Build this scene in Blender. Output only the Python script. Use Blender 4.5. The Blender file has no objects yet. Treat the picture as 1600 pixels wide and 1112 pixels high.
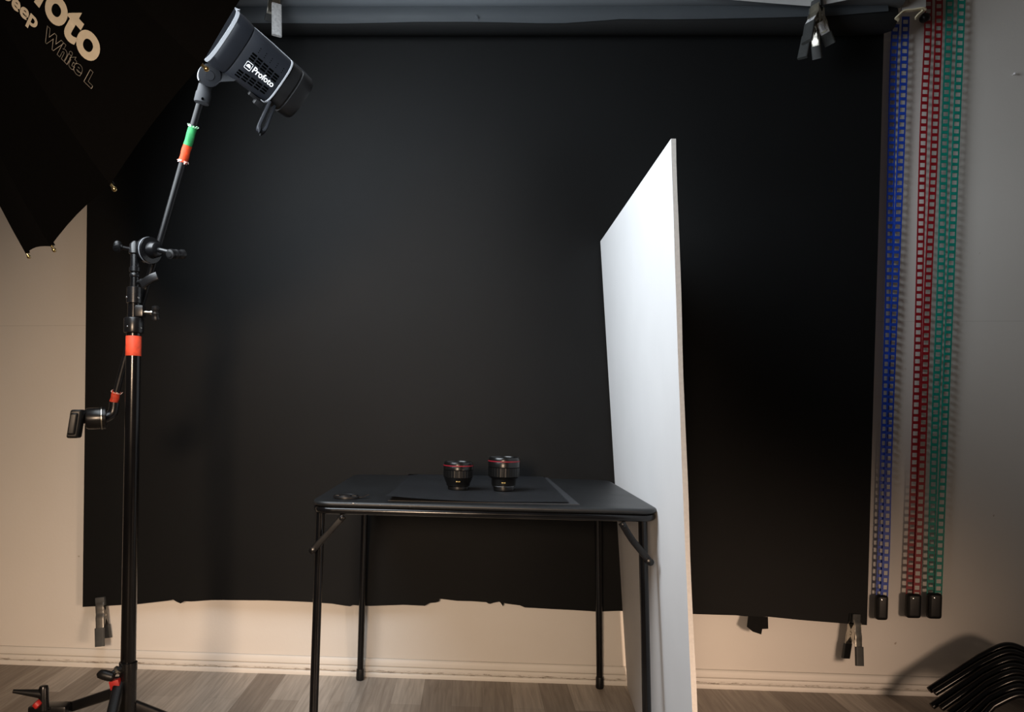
import bpy, bmesh, math, random
from mathutils import Vector, Matrix, Quaternion
from mathutils.bvhtree import BVHTree
random.seed(7)
PI = math.pi
scene = bpy.context.scene
col = scene.collection

# ------------------------------------------------------------------ camera
FPX, PX0, PY0 = 1280.73, 682.19, 652.17
CAM = Vector((0, -2.888, 0.9832))
CR = Vector((0.99883, 0.04432, 0.01958)).normalized()
CW = Vector((-0.04395, 0.99883, -0.02020)).normalized()
CR = (CR - CW * CR.dot(CW)).normalized()
CU = CR.cross(CW).normalized()


def ray(px, py):
    return CW + CR * ((px - PX0) / FPX) - CU * ((py - PY0) / FPX)


def AD(px, py, d):                      # point at a depth along the optical axis
    return CAM + ray(px, py) * d


def AY(px, py, y):                      # point on a plane parallel to the back wall
    r = ray(px, py)
    return CAM + r * ((y - CAM.y) / r.y)


def AZ(px, py, z):                      # point on a horizontal plane
    r = ray(px, py)
    return CAM + r * ((z - CAM.z) / r.z)


cam_data = bpy.data.cameras.new('camera')
cam = bpy.data.objects.new('camera', cam_data)
col.objects.link(cam)
cam_data.sensor_width = 36
cam_data.lens = FPX / 1600 * 36
cam_data.shift_x = (800 - PX0) / 1600
cam_data.shift_y = (PY0 - 556) / 1600
cam_data.clip_start = 0.02
m = Matrix((CR, CU, -CW)).transposed().to_4x4()
m.translation = CAM
cam.matrix_world = m
scene.camera = cam


# ------------------------------------------------------------------ materials
def srgb(*c):
    return tuple(((x / 255) / 12.92 if x / 255 <= 0.04045 else ((x / 255 + 0.055) / 1.055) ** 2.4) for x in c)


def mat(name, color, rough=0.5, metal=0.0, noise=0.0, nscale=30.0, bump=0.0, bscale=200.0, spec=0.5, rvar=0.0):
    mt = bpy.data.materials.new(name)
    mt.use_nodes = True
    nt = mt.node_tree
    b = nt.nodes['Principled BSDF']
    b.inputs['Base Color'].default_value = (*color, 1)
    b.inputs['Roughness'].default_value = rough
    b.inputs['Metallic'].default_value = metal
    b.inputs['Specular IOR Level'].default_value = spec
    tc = nt.nodes.new('ShaderNodeTexCoord')
    if noise or rvar:
        n = nt.nodes.new('ShaderNodeTexNoise')
        n.inputs['Scale'].default_value = nscale
        n.inputs['Detail'].default_value = 5
        nt.links.new(tc.outputs['Object'], n.inputs['Vector'])
        if noise:
            rp = nt.nodes.new('ShaderNodeValToRGB')
            rp.color_ramp.elements[0].position = 0.3
            rp.color_ramp.elements[1].position = 0.7
            rp.color_ramp.elements[0].color = (*[c * (1 - noise) for c in color], 1)
            rp.color_ramp.elements[1].color = (*[min(1, c * (1 + noise)) for c in color], 1)
            nt.links.new(n.outputs['Fac'], rp.inputs['Fac'])
            nt.links.new(rp.outputs['Color'], b.inputs['Base Color'])
        if rvar:
            mr = nt.nodes.new('ShaderNodeMapRange')
            mr.inputs['To Min'].default_value = max(0.02, rough - rvar)
            mr.inputs['To Max'].default_value = min(1, rough + rvar)
            nt.links.new(n.outputs['Fac'], mr.inputs['Value'])
            nt.links.new(mr.outputs['Result'], b.inputs['Roughness'])
    if bump:
        n2 = nt.nodes.new('ShaderNodeTexNoise')
        n2.inputs['Scale'].default_value = bscale
        n2.inputs['Detail'].default_value = 4
        nt.links.new(tc.outputs['Object'], n2.inputs['Vector'])
        bp = nt.nodes.new('ShaderNodeBump')
        bp.inputs['Strength'].default_value = bump
        bp.inputs['Distance'].default_value = 0.002
        nt.links.new(n2.outputs['Fac'], bp.inputs['Height'])
        nt.links.new(bp.outputs['Normal'], b.inputs['Normal'])
    return mt


M = {}
M['paper'] = mat('black_seamless_paper', (0.0112, 0.0119, 0.0125), 0.58, noise=0.08, nscale=3, spec=0.25)
M['paper_edge'] = mat('torn_paper_core', (0.35, 0.33, 0.30), 0.8, noise=0.2)
M['paper_back'] = mat('grey_black_paper_reverse', (0.115, 0.130, 0.145), 0.55, noise=0.08, nscale=3, spec=0.42)
M['mat_sheet'] = mat('black_card', (0.032, 0.034, 0.038), 0.5, noise=0.1, nscale=8, spec=0.5)
M['black_metal'] = mat('black_painted_metal', (0.005, 0.005, 0.0056), 0.28, noise=0.2, nscale=20, rvar=0.06, spec=0.42)
M['black_tube'] = mat('black_enamel_tube', (0.0035, 0.0035, 0.004), 0.2, noise=0.2, nscale=15, rvar=0.05, spec=0.42)
M['black_plastic'] = mat('black_plastic', (0.0055, 0.0055, 0.006), 0.42, noise=0.15, nscale=25, rvar=0.06, spec=0.35)
M['head_plastic'] = mat('dark_slate_plastic', (0.0065, 0.0078, 0.0110), 0.5, noise=0.1, nscale=12, bump=0.04, bscale=700, spec=0.3)
M['head_grey'] = mat('light_grey_plastic_trim', (0.27, 0.28, 0.30), 0.5, noise=0.08)
M['grey_plastic'] = mat('dark_grey_plastic', (0.026, 0.027, 0.030), 0.6, noise=0.1, spec=0.25)
M['joint'] = mat('matt_black_plastic', (0.0050, 0.0058, 0.0080), 0.6, noise=0.1, nscale=12, spec=0.2)
M['arm_tube'] = mat('satin_black_tube', (0.0045, 0.0045, 0.005), 0.36, noise=0.3, nscale=25, rvar=0.08, spec=0.28)
M['slot'] = mat('vent_slot_black', (0.0012, 0.0012, 0.0012), 0.9, spec=0.0)
M['rubber'] = mat('grey_rubber_grip', (0.045, 0.048, 0.048), 0.6, noise=0.15, nscale=60, bump=0.1)
M['steel'] = mat('worn_steel', (0.55, 0.53, 0.47), 0.3, metal=1.0, noise=0.15, nscale=50, rvar=0.1)
M['olive_steel'] = mat('dull_plated_steel', (0.30, 0.28, 0.22), 0.42, metal=0.8, noise=0.15, nscale=60)
M['dark_steel'] = mat('dark_worn_steel', (0.16, 0.155, 0.145), 0.38, metal=0.85, noise=0.2, nscale=60)
M['chrome'] = mat('chrome', (0.75, 0.75, 0.75), 0.15, metal=1.0, noise=0.05)
M['white_label'] = mat('white_paper_label', (0.75, 0.75, 0.76), 0.7, noise=0.06, nscale=200)
M['dirty_white'] = mat('pale_worn_grip', (0.62, 0.62, 0.62), 0.5, noise=0.2, nscale=120)
M['print_grey'] = mat('grey_print', (0.25, 0.25, 0.27), 0.7, noise=0.1)
M['foam_face'] = mat('white_foam_board_face', (0.715, 0.715, 0.72), 0.75, noise=0.02, nscale=6)
M['foam_core'] = mat('foam_core_edge', (0.80, 0.76, 0.71), 0.9, noise=0.06, nscale=120, bump=0.3, bscale=400)
M['white_sheet'] = mat('white_paper_sheet', (0.78, 0.78, 0.78), 0.75, noise=0.03)
M['green_tape'] = mat('green_cloth_tape', (0.045, 0.42, 0.13), 0.6, noise=0.2, nscale=90, bump=0.2)
M['orange_tape'] = mat('orange_red_cloth_tape', (0.80, 0.085, 0.015), 0.6, noise=0.2, nscale=90, bump=0.2)
M['red_tape'] = mat('red_cloth_tape', (0.72, 0.075, 0.03), 0.6, noise=0.2, nscale=90, bump=0.2)
M['deep_red'] = mat('red_sticker', (0.36, 0.012, 0.010), 0.5, noise=0.2, nscale=90)
M['tape_fray'] = mat('frayed_tape_edge', (0.80, 0.55, 0.48), 0.8, noise=0.2, nscale=120)
M['tape_fray_green'] = mat('frayed_green_tape_edge', (0.45, 0.72, 0.50), 0.8, noise=0.2, nscale=120)
M['umbrella'] = mat('black_umbrella_cloth', (0.0014, 0.0014, 0.0015), 0.8, noise=0.1, nscale=100, bump=0.1, bscale=900, spec=0.06)
M['umbrella_in'] = mat('white_umbrella_lining', (0.85, 0.85, 0.85), 0.6, noise=0.02)
M['print'] = mat('beige_screen_print', (0.62, 0.58, 0.48), 0.6, noise=0.05, nscale=80)
M['print_line'] = mat('grey_outline_print', (0.50, 0.48, 0.44), 0.6, noise=0.05, nscale=80)
M['white_print'] = mat('white_print', (0.85, 0.85, 0.86), 0.5, noise=0.03)
M['blue'] = mat('blue_plastic_chain', (0.010, 0.055, 0.42), 0.4, noise=0.15, nscale=40)
M['red'] = mat('dark_red_plastic_chain', (0.27, 0.005, 0.012), 0.4, noise=0.15, nscale=40)
M['teal'] = mat('teal_plastic_chain', (0.004, 0.26, 0.20), 0.4, noise=0.15, nscale=40)
M['vinyl'] = mat('black_vinyl', (0.009, 0.010, 0.0112), 0.42, noise=0.12, nscale=9, bump=0.15, bscale=500, spec=0.45, rvar=0.06)
M['scuff'] = mat('pale_scuff_mark', (0.45, 0.43, 0.40), 0.6, noise=0.3, nscale=300)
M['lens_black'] = mat('satin_black_barrel', (0.0035, 0.0035, 0.0035), 0.28, noise=0.1, nscale=30, spec=0.4)
M['lens_ring'] = mat('ribbed_rubber_ring', (0.003, 0.003, 0.003), 0.38, noise=0.1, nscale=30, spec=0.28)
M['lens_red'] = mat('red_lens_ring', (0.19, 0.0045, 0.014), 0.45, noise=0.1)
M['lens_glass'] = mat('coated_glass', (0.01, 0.012, 0.014), 0.04, spec=0.9, noise=0.1)
M['gold'] = mat('gold_print', (0.75, 0.52, 0.16), 0.4, noise=0.1)
M['cream'] = mat('cream_plastic_strap', (0.62, 0.55, 0.38), 0.5, noise=0.1)
M['bracket'] = mat('grey_painted_bracket', (0.42, 0.40, 0.38), 0.5, noise=0.1)
M['gaffer'] = mat('black_gaffer_tape', (0.0035, 0.0035, 0.0035), 0.75, noise=0.2, nscale=80, bump=0.3, spec=0.15)
M['brass'] = mat('brass_tip', (0.80, 0.62, 0.30), 0.25, metal=1.0, noise=0.1)


def wall_material():
    mt = bpy.data.materials.new('painted_wall')
    mt.use_nodes = True
    nt = mt.node_tree
    N, L = nt.nodes, nt.links
    b = N['Principled BSDF']
    b.inputs['Roughness'].default_value = 0.65
    b.inputs['Specular IOR Level'].default_value = 0.3
    tc = N.new('ShaderNodeTexCoord')
    no = N.new('ShaderNodeTexNoise')
    no.inputs['Scale'].default_value = 2.2
    no.inputs['Detail'].default_value = 6
    L.new(tc.outputs['Object'], no.inputs['Vector'])
    rp = N.new('ShaderNodeValToRGB')
    rp.color_ramp.elements[0].position = 0.3
    rp.color_ramp.elements[1].position = 0.75
    rp.color_ramp.elements[0].color = (0.69, 0.665, 0.625, 1)
    rp.color_ramp.elements[1].color = (0.73, 0.705, 0.665, 1)
    L.new(no.outputs['Fac'], rp.inputs['Fac'])
    # small dark specks
    n2 = N.new('ShaderNodeTexNoise')
    n2.inputs['Scale'].default_value = 26
    n2.inputs['Detail'].default_value = 2
    L.new(tc.outputs['Object'], n2.inputs['Vector'])
    r2 = N.new('ShaderNodeValToRGB')
    r2.color_ramp.elements[0].position = 0.765
    r2.color_ramp.elements[1].position = 0.80
    r2.color_ramp.elements[0].color = (1, 1, 1, 1)
    r2.color_ramp.elements[1].color = (0.62, 0.56, 0.50, 1)
    L.new(n2.outputs['Fac'], r2.inputs['Fac'])
    mx = N.new('ShaderNodeMixRGB')
    mx.blend_type = 'MULTIPLY'
    mx.inputs['Fac'].default_value = 1
    L.new(rp.outputs['Color'], mx.inputs['Color1'])
    L.new(r2.outputs['Color'], mx.inputs['Color2'])
    # faint horizontal joint in the wallpaper
    sx = N.new('ShaderNodeSeparateXYZ')
    L.new(tc.outputs['Object'], sx.inputs['Vector'])
    ad = N.new('ShaderNodeMath')
    ad.operation = 'MULTIPLY_ADD'
    ad.inputs[1].default_value = -0.0201
    L.new(sx.outputs['X'], ad.inputs[0])
    L.new(sx.outputs['Z'], ad.inputs[2])
    cp = N.new('ShaderNodeMath')
    cp.operation = 'COMPARE'
    cp.inputs[1].default_value = 1.2574
    cp.inputs[2].default_value = 0.0012
    L.new(ad.outputs[0], cp.inputs[0])
    mx2 = N.new('ShaderNodeMixRGB')
    mx2.blend_type = 'MULTIPLY'
    sc = N.new('ShaderNodeMath')
    sc.operation = 'MULTIPLY'
    sc.inputs[1].default_value = 0.18
    L.new(cp.outputs[0], sc.inputs[0])
    L.new(sc.outputs[0], mx2.inputs['Fac'])
    mx2.inputs['Color2'].default_value = (0.3, 0.28, 0.26, 1)
    L.new(mx.outputs['Color'], mx2.inputs['Color1'])
    L.new(mx2.outputs['Color'], b.inputs['Base Color'])
    n3 = N.new('ShaderNodeTexNoise')
    n3.inputs['Scale'].default_value = 90
    n3.inputs['Detail'].default_value = 5
    L.new(tc.outputs['Object'], n3.inputs['Vector'])
    bp = N.new('ShaderNodeBump')
    bp.inputs['Strength'].default_value = 0.10
    bp.inputs['Distance'].default_value = 0.003
    L.new(n3.outputs['Fac'], bp.inputs['Height'])
    L.new(bp.outputs['Normal'], b.inputs['Normal'])
    return mt


def floor_material():
    mt = bpy.data.materials.new('oak_laminate')
    mt.use_nodes = True
    nt = mt.node_tree
    N, L = nt.nodes, nt.links
    b = N['Principled BSDF']
    b.inputs['Roughness'].default_value = 0.42
    b.inputs['Specular IOR Level'].default_value = 0.35
    tc = N.new('ShaderNodeTexCoord')
    mp = N.new('ShaderNodeMapping')
    mp.inputs['Rotation'].default_value = (0, 0, PI / 2)
    mp.inputs['Location'].default_value = (0.13, 0.049, 0)
    L.new(tc.outputs['Object'], mp.inputs['Vector'])
    br = N.new('ShaderNodeTexBrick')
    br.offset = 0.37
    br.offset_frequency = 2
    br.inputs['Scale'].default_value = 1
    br.inputs['Brick Width'].default_value = 0.62
    br.inputs['Row Height'].default_value = 0.0995
    br.inputs['Mortar Size'].default_value = 0.0004
    br.inputs['Mortar Smooth'].default_value = 0.2
    br.inputs['Bias'].default_value = 0.0
    br.inputs['Color1'].default_value = (0.255, 0.215, 0.180, 1)
    br.inputs['Color2'].default_value = (0.52, 0.47, 0.415, 1)
    br.inputs['Mortar'].default_value = (0.21, 0.175, 0.145, 1)
    L.new(mp.outputs['Vector'], br.inputs['Vector'])
    # grain
    m2 = N.new('ShaderNodeMapping')
    m2.inputs['Scale'].default_value = (55, 3.2, 1)
    L.new(tc.outputs['Object'], m2.inputs['Vector'])
    no = N.new('ShaderNodeTexNoise')
    no.inputs['Scale'].default_value = 1.4
    no.inputs['Detail'].default_value = 7
    no.inputs['Distortion'].default_value = 0.6
    L.new(m2.outputs['Vector'], no.inputs['Vector'])
    rp = N.new('ShaderNodeValToRGB')
    rp.color_ramp.elements[0].position = 0.3
    rp.color_ramp.elements[1].position = 0.72
    rp.color_ramp.elements[0].color = (0.70, 0.68, 0.66, 1)
    rp.color_ramp.elements[1].color = (1.12, 1.12, 1.12, 1)
    L.new(no.outputs['Fac'], rp.inputs['Fac'])
    mx = N.new('ShaderNodeMixRGB')
    mx.blend_type = 'MULTIPLY'
    mx.inputs['Fac'].default_value = 1
    L.new(br.outputs['Color'], mx.inputs['Color1'])
    L.new(rp.outputs['Color'], mx.inputs['Color2'])
    L.new(mx.outputs['Color'], b.inputs['Base Color'])
    return mt


def baseboard_material():
    mt = mat('worn_white_baseboard', (0.72, 0.70, 0.66), 0.5, noise=0.04, nscale=5, bump=0.05, bscale=60)
    nt = mt.node_tree
    N, L = nt.nodes, nt.links
    b = N['Principled BSDF']
    src = b.inputs['Base Color'].links[0].from_socket
    tc = N.new('ShaderNodeTexCoord')
    mp = N.new('ShaderNodeMapping')
    mp.inputs['Scale'].default_value = (14, 40, 90)
    L.new(tc.outputs['Object'], mp.inputs['Vector'])
    no = N.new('ShaderNodeTexNoise')
    no.inputs['Scale'].default_value = 2.2
    no.inputs['Detail'].default_value = 6
    no.inputs['Roughness'].default_value = 0.7
    L.new(mp.outputs['Vector'], no.inputs['Vector'])
    rp = N.new('ShaderNodeValToRGB')
    rp.color_ramp.elements[0].position = 0.50
    rp.color_ramp.elements[1].position = 0.62
    rp.color_ramp.elements[0].color = (0, 0, 0, 1)
    rp.color_ramp.elements[1].color = (1, 1, 1, 1)
    L.new(no.outputs['Fac'], rp.inputs['Fac'])
    sx = N.new('ShaderNodeSeparateXYZ')
    L.new(tc.outputs['Object'], sx.inputs['Vector'])

    def band(z, half):
        ab = N.new('ShaderNodeMath')
        ab.operation = 'SUBTRACT'
        ab.inputs[1].default_value = z
        L.new(sx.outputs['Z'], ab.inputs[0])
        a2 = N.new('ShaderNodeMath')
        a2.operation = 'ABSOLUTE'
        L.new(ab.outputs[0], a2.inputs[0])
        mr = N.new('ShaderNodeMapRange')
        mr.inputs['From Min'].default_value = half * 0.4
        mr.inputs['From Max'].default_value = half
        mr.inputs['To Min'].default_value = 1
        mr.inputs['To Max'].default_value = 0
        L.new(a2.outputs[0], mr.inputs['Value'])
        return mr.outputs['Result']

    def mul(p, q, k=None):
        m_ = N.new('ShaderNodeMath')
        m_.operation = 'MULTIPLY'
        L.new(p, m_.inputs[0])
        if k is None:
            L.new(q, m_.inputs[1])
        else:
            m_.inputs[1].default_value = k
        return m_.outputs[0]

    def mxm(p, q):
        m_ = N.new('ShaderNodeMath')
        m_.operation = 'MAXIMUM'
        L.new(p, m_.inputs[0])
        L.new(q, m_.inputs[1])
        return m_.outputs[0]
    lines = mul(mxm(band(0.0178, 0.0016), band(0.0380, 0.0015)), None, 0.45)
    chips = mul(band(0.0205, 0.0065), rp.outputs['Color'])
    top_ = mul(band(0.0650, 0.0012), None, 0.35)
    fac = mxm(mxm(lines, chips), top_)
    mx = N.new('ShaderNodeMixRGB')
    mx.inputs['Color2'].default_value = (0.20, 0.165, 0.13, 1)
    L.new(fac, mx.inputs['Fac'])
    L.new(src, mx.inputs['Color1'])
    L.new(mx.outputs['Color'], b.inputs['Base Color'])
    return mt


# ------------------------------------------------------------------ object helpers
ROOT = {}


def thing(name, label, cat, loc, group=None):
    o = bpy.data.objects.new(name, None)
    o.empty_display_size = 0.05
    col.objects.link(o)
    o.location = loc
    o['label'] = label
    o['category'] = cat
    if group:
        o['group'] = group
    ROOT[o.name] = Vector(loc)
    return o


def obj(name, bm, material, parent=None, smooth=True, label=None, origin=None, angle=40):
    """link a bmesh built in world coordinates as one mesh object"""
    if parent is not None:
        org = ROOT[parent.name]
    else:
        org = Vector(origin) if origin is not None else Vector((0, 0, 0))
    bmesh.ops.translate(bm, vec=-org, verts=bm.verts)
    bmesh.ops.recalc_face_normals(bm, faces=bm.faces)
    me = bpy.data.meshes.new(name)
    if smooth:
        for f in bm.faces:
            f.smooth = True
        lim = math.radians(angle)
        for e in bm.edges:
            if len(e.link_faces) == 2:
                e.smooth = e.calc_face_angle(0) < lim
    bm.to_mesh(me)
    bm.free()
    for mm in (material if isinstance(material, (list, tuple)) else [material]):
        me.materials.append(mm)
    o = bpy.data.objects.new(name, me)
    col.objects.link(o)
    if parent is not None:
        o.parent = parent
        ROOT[o.name] = org
    else:
        o.location = org
        ROOT[o.name] = org
    if label:
        o['label'] = label
    return o


def tag(o, label, cat, group=None, kind=None):
    o['label'] = label
    o['category'] = cat
    if group:
        o['group'] = group
    if kind:
        o['kind'] = kind
    return o


def struct(name, bm, material, smooth=False):
    o = obj(name, bm, material, smooth=smooth)
    o['kind'] = 'structure'
    return o


def frame_from(axis, hint=Vector((0, 0, 1))):
    a = Vector(axis).normalized()
    h = Vector(hint)
    if abs(a.dot(h.normalized())) > 0.98:
        h = Vector((1, 0, 0)) if abs(a.x) < 0.9 else Vector((0, 1, 0))
    u = (h - a * h.dot(a)).normalized()
    v = a.cross(u)
    return a, u, v


def lathe(bm, prof, origin, axis, seg=28, sx=1.0, sy=1.0, hint=Vector((0, 0, 1)), cap=True):
    """prof: list of (distance along axis, radius)"""
    a, u, v = frame_from(axis, hint)
    o = Vector(origin)
    rings = []
    for h, r in prof:
        ring = []
        for k in range(seg):
            t = 2 * PI * k / seg
            ring.append(bm.verts.new(o + a * h + u * (math.cos(t) * r * sx) + v * (math.sin(t) * r * sy)))
        rings.append(ring)
    for i in range(len(rings) - 1):
        for k in range(seg):
            k2 = (k + 1) % seg
            bm.faces.new((rings[i][k], rings[i][k2], rings[i + 1][k2], rings[i + 1][k]))
    if cap:
        bm.faces.new(list(reversed(rings[0])))
        bm.faces.new(rings[-1])
    return rings


def tube(bm, pts, r, seg=14, closed=False, flat=None, cap=True):
    """sweep a circle (or an ellipse: flat=(ru, rv, hint)) along points; r may be a list"""
    pts = [Vector(p) for p in pts]
    n = len(pts)
    rs = r if isinstance(r, (list, tuple)) else [r] * n
    tans = []
    for i in range(n):
        if closed:
            t = pts[(i + 1) % n] - pts[i - 1]
        else:
            t = pts[min(i + 1, n - 1)] - pts[max(i - 1, 0)]
        tans.append(t.normalized())
    hint = flat[2] if flat else Vector((0.31, 0.2, 0.93))
    a, u, v = frame_from(tans[0], hint)
    rings = []
    for i in range(n):
        if flat:
            a, u, v = frame_from(tans[i], hint)
        else:
            u = (u - tans[i] * u.dot(tans[i])).normalized()
            v = tans[i].cross(u)
        ring = []
        for k in range(seg):
            t = 2 * PI * k / seg
            if flat:
                # rounded rectangle like section
                c, s = math.cos(t), math.sin(t)
                e = 0.45
                cx = math.copysign(abs(c) ** e, c) * flat[0]
                sy = math.copysign(abs(s) ** e, s) * flat[1]
                ring.append(bm.verts.new(pts[i] + u * cx + v * sy))
            else:
                ring.append(bm.verts.new(pts[i] + u * (math.cos(t) * rs[i]) + v * (math.sin(t) * rs[i])))
        rings.append(ring)
    m_ = n if closed else n - 1
    for i in range(m_):
        A, B = rings[i], rings[(i + 1) % n]
        for k in range(seg):
            k2 = (k + 1) % seg
            bm.faces.new((A[k], A[k2], B[k2], B[k]))
    if cap and not closed:
        bm.faces.new(list(reversed(rings[0])))
        bm.faces.new(rings[-1])


def smooth_path(pts, n=8):
    """Catmull-Rom through the points"""
    pts = [Vector(p) for p in pts]
    out = []
    for i in range(len(pts) - 1):
        p0 = pts[max(i - 1, 0)]
        p1, p2 = pts[i], pts[i + 1]
        p3 = pts[min(i + 2, len(pts) - 1)]
        for k in range(n):
            t = k / n
            out.append(0.5 * ((2 * p1) + (p2 - p0) * t + (2 * p0 - 5 * p1 + 4 * p2 - p3) * t * t +
                              (3 * p1 - p0 - 3 * p2 + p3) * t ** 3))
    out.append(pts[-1])
    return out


def box(bm, c, ax, ay, az, hx, hy, hz, bev=0.0, seg=2):
    """oriented box with optional bevel"""
    t = bmesh.new()
    bmesh.ops.create_cube(t, size=2)
    for v in t.verts:
        v.co = Vector((v.co.x * hx, v.co.y * hy, v.co.z * hz))
    if bev:
        bmesh.ops.bevel(t, geom=list(t.edges), offset=bev, segments=seg, profile=0.6, affect='EDGES')
    ax, ay, az = Vector(ax).normalized(), Vector(ay).normalized(), Vector(az).normalized()
    vm = {}
    for v in t.verts:
        vm[v] = bm.verts.new(Vector(c) + ax * v.co.x + ay * v.co.y + az * v.co.z)
    for f in t.faces:
        bm.faces.new([vm[v] for v in f.verts])
    t.free()


XA, YA, ZA = Vector((1, 0, 0)), Vector((0, 1, 0)), Vector((0, 0, 1))


def prism(bm, pts, thick):
    """closed polygon (world points) thickened along vector thick"""
    thick = Vector(thick)
    a = [bm.verts.new(Vector(p)) for p in pts]
    b = [bm.verts.new(Vector(p) + thick) for p in pts]
    bm.faces.new(a)
    bm.faces.new(list(reversed(b)))
    n = len(pts)
    for i in range(n):
        j = (i + 1) % n
        bm.faces.new((a[j], a[i], b[i], b[j]))


def text_bm(body, weight=0.0, outline=0.0, res=5):
    """letters as a bmesh in the xy plane, size 1"""
    cu = bpy.data.curves.new('lettering', 'FONT')
    cu.body = body
    cu.size = 1
    cu.resolution_u = res
    cu.offset = weight
    if outline:
        cu.fill_mode = 'NONE'
        cu.bevel_depth = outline
        cu.bevel_resolution = 0
    o = bpy.data.objects.new('lettering', cu)
    col.objects.link(o)
    dg = bpy.context.evaluated_depsgraph_get()
    me = bpy.data.meshes.new_from_object(o.evaluated_get(dg))
    bm = bmesh.new()
    bm.from_mesh(me)
    bpy.data.objects.remove(o)
    bpy.data.curves.remove(cu)
    bpy.data.meshes.remove(me)
    return bm


def bounds(bm):
    xs = [v.co.x for v in bm.verts]
    ys = [v.co.y for v in bm.verts]
    return min(xs), max(xs), min(ys), max(ys)


# ------------------------------------------------------------------ the room
bm = bmesh.new()
v = [bm.verts.new(p) for p in ((-5, 0, 0), (5, 0, 0), (5, 0, 3.2), (-5, 0, 3.2), (-5, 0.12, 0), (5, 0.12, 0), (5, 0.12, 3.2), (-5, 0.12, 3.2))]
for f in ((0, 1, 2, 3), (5, 4, 7, 6), (3, 2, 6, 7), (1, 0, 4, 5), (4, 0, 3, 7), (1, 5, 6, 2)):
    bm.faces.new([v[i] for i in f])
struct('wall_back', bm, wall_material())
bm = bmesh.new()
v = [bm.verts.new(p) for p in ((-5, -6.5, 0), (5, -6.5, 0), (5, 0.12, 0), (-5, 0.12, 0), (-5, -6.5, -0.1), (5, -6.5, -0.1), (5, 0.12, -0.1), (-5, 0.12, -0.1))]
for f in ((0, 1, 2, 3), (7, 6, 5, 4), (0, 4, 5, 1), (2, 6, 7, 3), (1, 5, 6, 2), (4, 0, 3, 7)):
    bm.faces.new([v[i] for i in f])
struct('floor', bm, floor_material())
# moulded baseboard extruded along the wall
bm = bmesh.new()
prof = [(0, 0), (-0.012, 0), (-0.0125, 0.004), (-0.0125, 0.0135), (-0.0105, 0.0165), (-0.0075, 0.0175), (-0.0072, 0.0185),
        (-0.0108, 0.0205), (-0.0115, 0.026), (-0.0115, 0.032), (-0.0105, 0.036), (-0.0065, 0.0375), (-0.0062, 0.0388),
        (-0.0092, 0.0405), (-0.0088, 0.050), (-0.0070, 0.059), (-0.0045, 0.0635), (-0.0020, 0.0655), (0, 0.0655)]
A = [bm.verts.new((-5, y, z)) for y, z in prof]
B = [bm.verts.new((5, y, z)) for y, z in prof]
for i in range(len(prof)):
    j = (i + 1) % len(prof)
    bm.faces.new((A[i], A[j], B[j], B[i]))
bm.faces.new(A)
bm.faces.new(list(reversed(B)))
struct('baseboard_back', bm, baseboard_material(), smooth=True)

# ------------------------------------------------------------------ black backdrop paper on its roll
SY0, SY1 = -0.055, -0.035            # the sheet's distance from the wall at the top and the bottom
ROLL_Y, ROLL_R = -0.105, 0.050
ztop = 2.262
bd = thing('backdrop_paper', 'wide black seamless paper backdrop hanging from its roll, its bottom edge torn', 'backdrop',
           (-0.01, SY1, 0.25))
bot = [(129, 948), (145, 947), (162, 946.5), (195, 944.5), (215, 943.5), (240, 940.5), (262, 938), (271, 936), (277, 939.5), (283, 942),
       (289, 938.5), (300, 938.8), (350, 936), (420, 935.5), (455, 936.5), (485, 938), (520, 941), (540, 944.5), (548, 945.5), (552, 943.5),
       (560, 944.5), (580, 945.5), (630, 944.3), (664, 946), (667, 944), (672, 941.5), (680, 941), (685.5, 939.5), (687, 935), (700, 936.5),
       (715, 938.3), (738, 938.8), (760, 940.5), (763, 942.5), (766, 943), (772, 941), (780, 939.6), (782, 941), (786, 947), (787.5, 941.5),
       (790, 942.5), (800, 944), (812, 945.5), (820, 949), (835, 950), (860, 952), (900, 955), (935, 958), (968, 957), (1020, 958.5), (1090, 960),
       (1150, 961), (1165, 962.5), (1200, 963), (1250, 968), (1300, 972), (1354, 976)]
bpts = [AY(x, y, SY1) for x, y in bot]
dense = [bpts[0]]
for p, q in zip(bpts, bpts[1:]):
    n_ = max(1, int((q.x - p.x) / 0.022))
    dense += [p.lerp(q, (k + 1) / n_) for k in range(n_)]
bpts = dense
xl0, xr0 = AY(136, 330, SY0).x, AY(1381, 55, SY0).x
xl1, xr1 = bpts[0].x, bpts[-1].x


def paper_y(x, t):                    # soft waves that grow towards the free bottom edge
    y = SY0 + (SY1 - SY0) * t
    w_ = t ** 7
    y += -0.020 * w_ * math.exp(-((x + 0.62) / 0.28) ** 2) - 0.006 * w_ * math.exp(-((x - 0.15) / 0.3) ** 2)
    y += 0.003 * math.sin(x * 3.1 + 1.0) * t
    # crumple fold near the left of the bottom edge
    d = (x + 0.915) - (1 - t) * 0.22
    y += 0.008 * math.exp(-(d / 0.035) ** 2) * max(0, 1 - (1 - t) / 0.10)
    y += 0.0012 * math.sin(x * 7 + t * 4) * math.sin(t * 6)
    # pressed back to the wall behind the foam board
    k = max(0.0, min(1.0, (t - 0.08) / 0.30))
    k = k * k * (3 - 2 * k) * math.exp(-((x - 0.52 + (1 - t) * 0.06) / 0.24) ** 2)
    y += (-0.010 - y) * k
    return y


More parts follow.
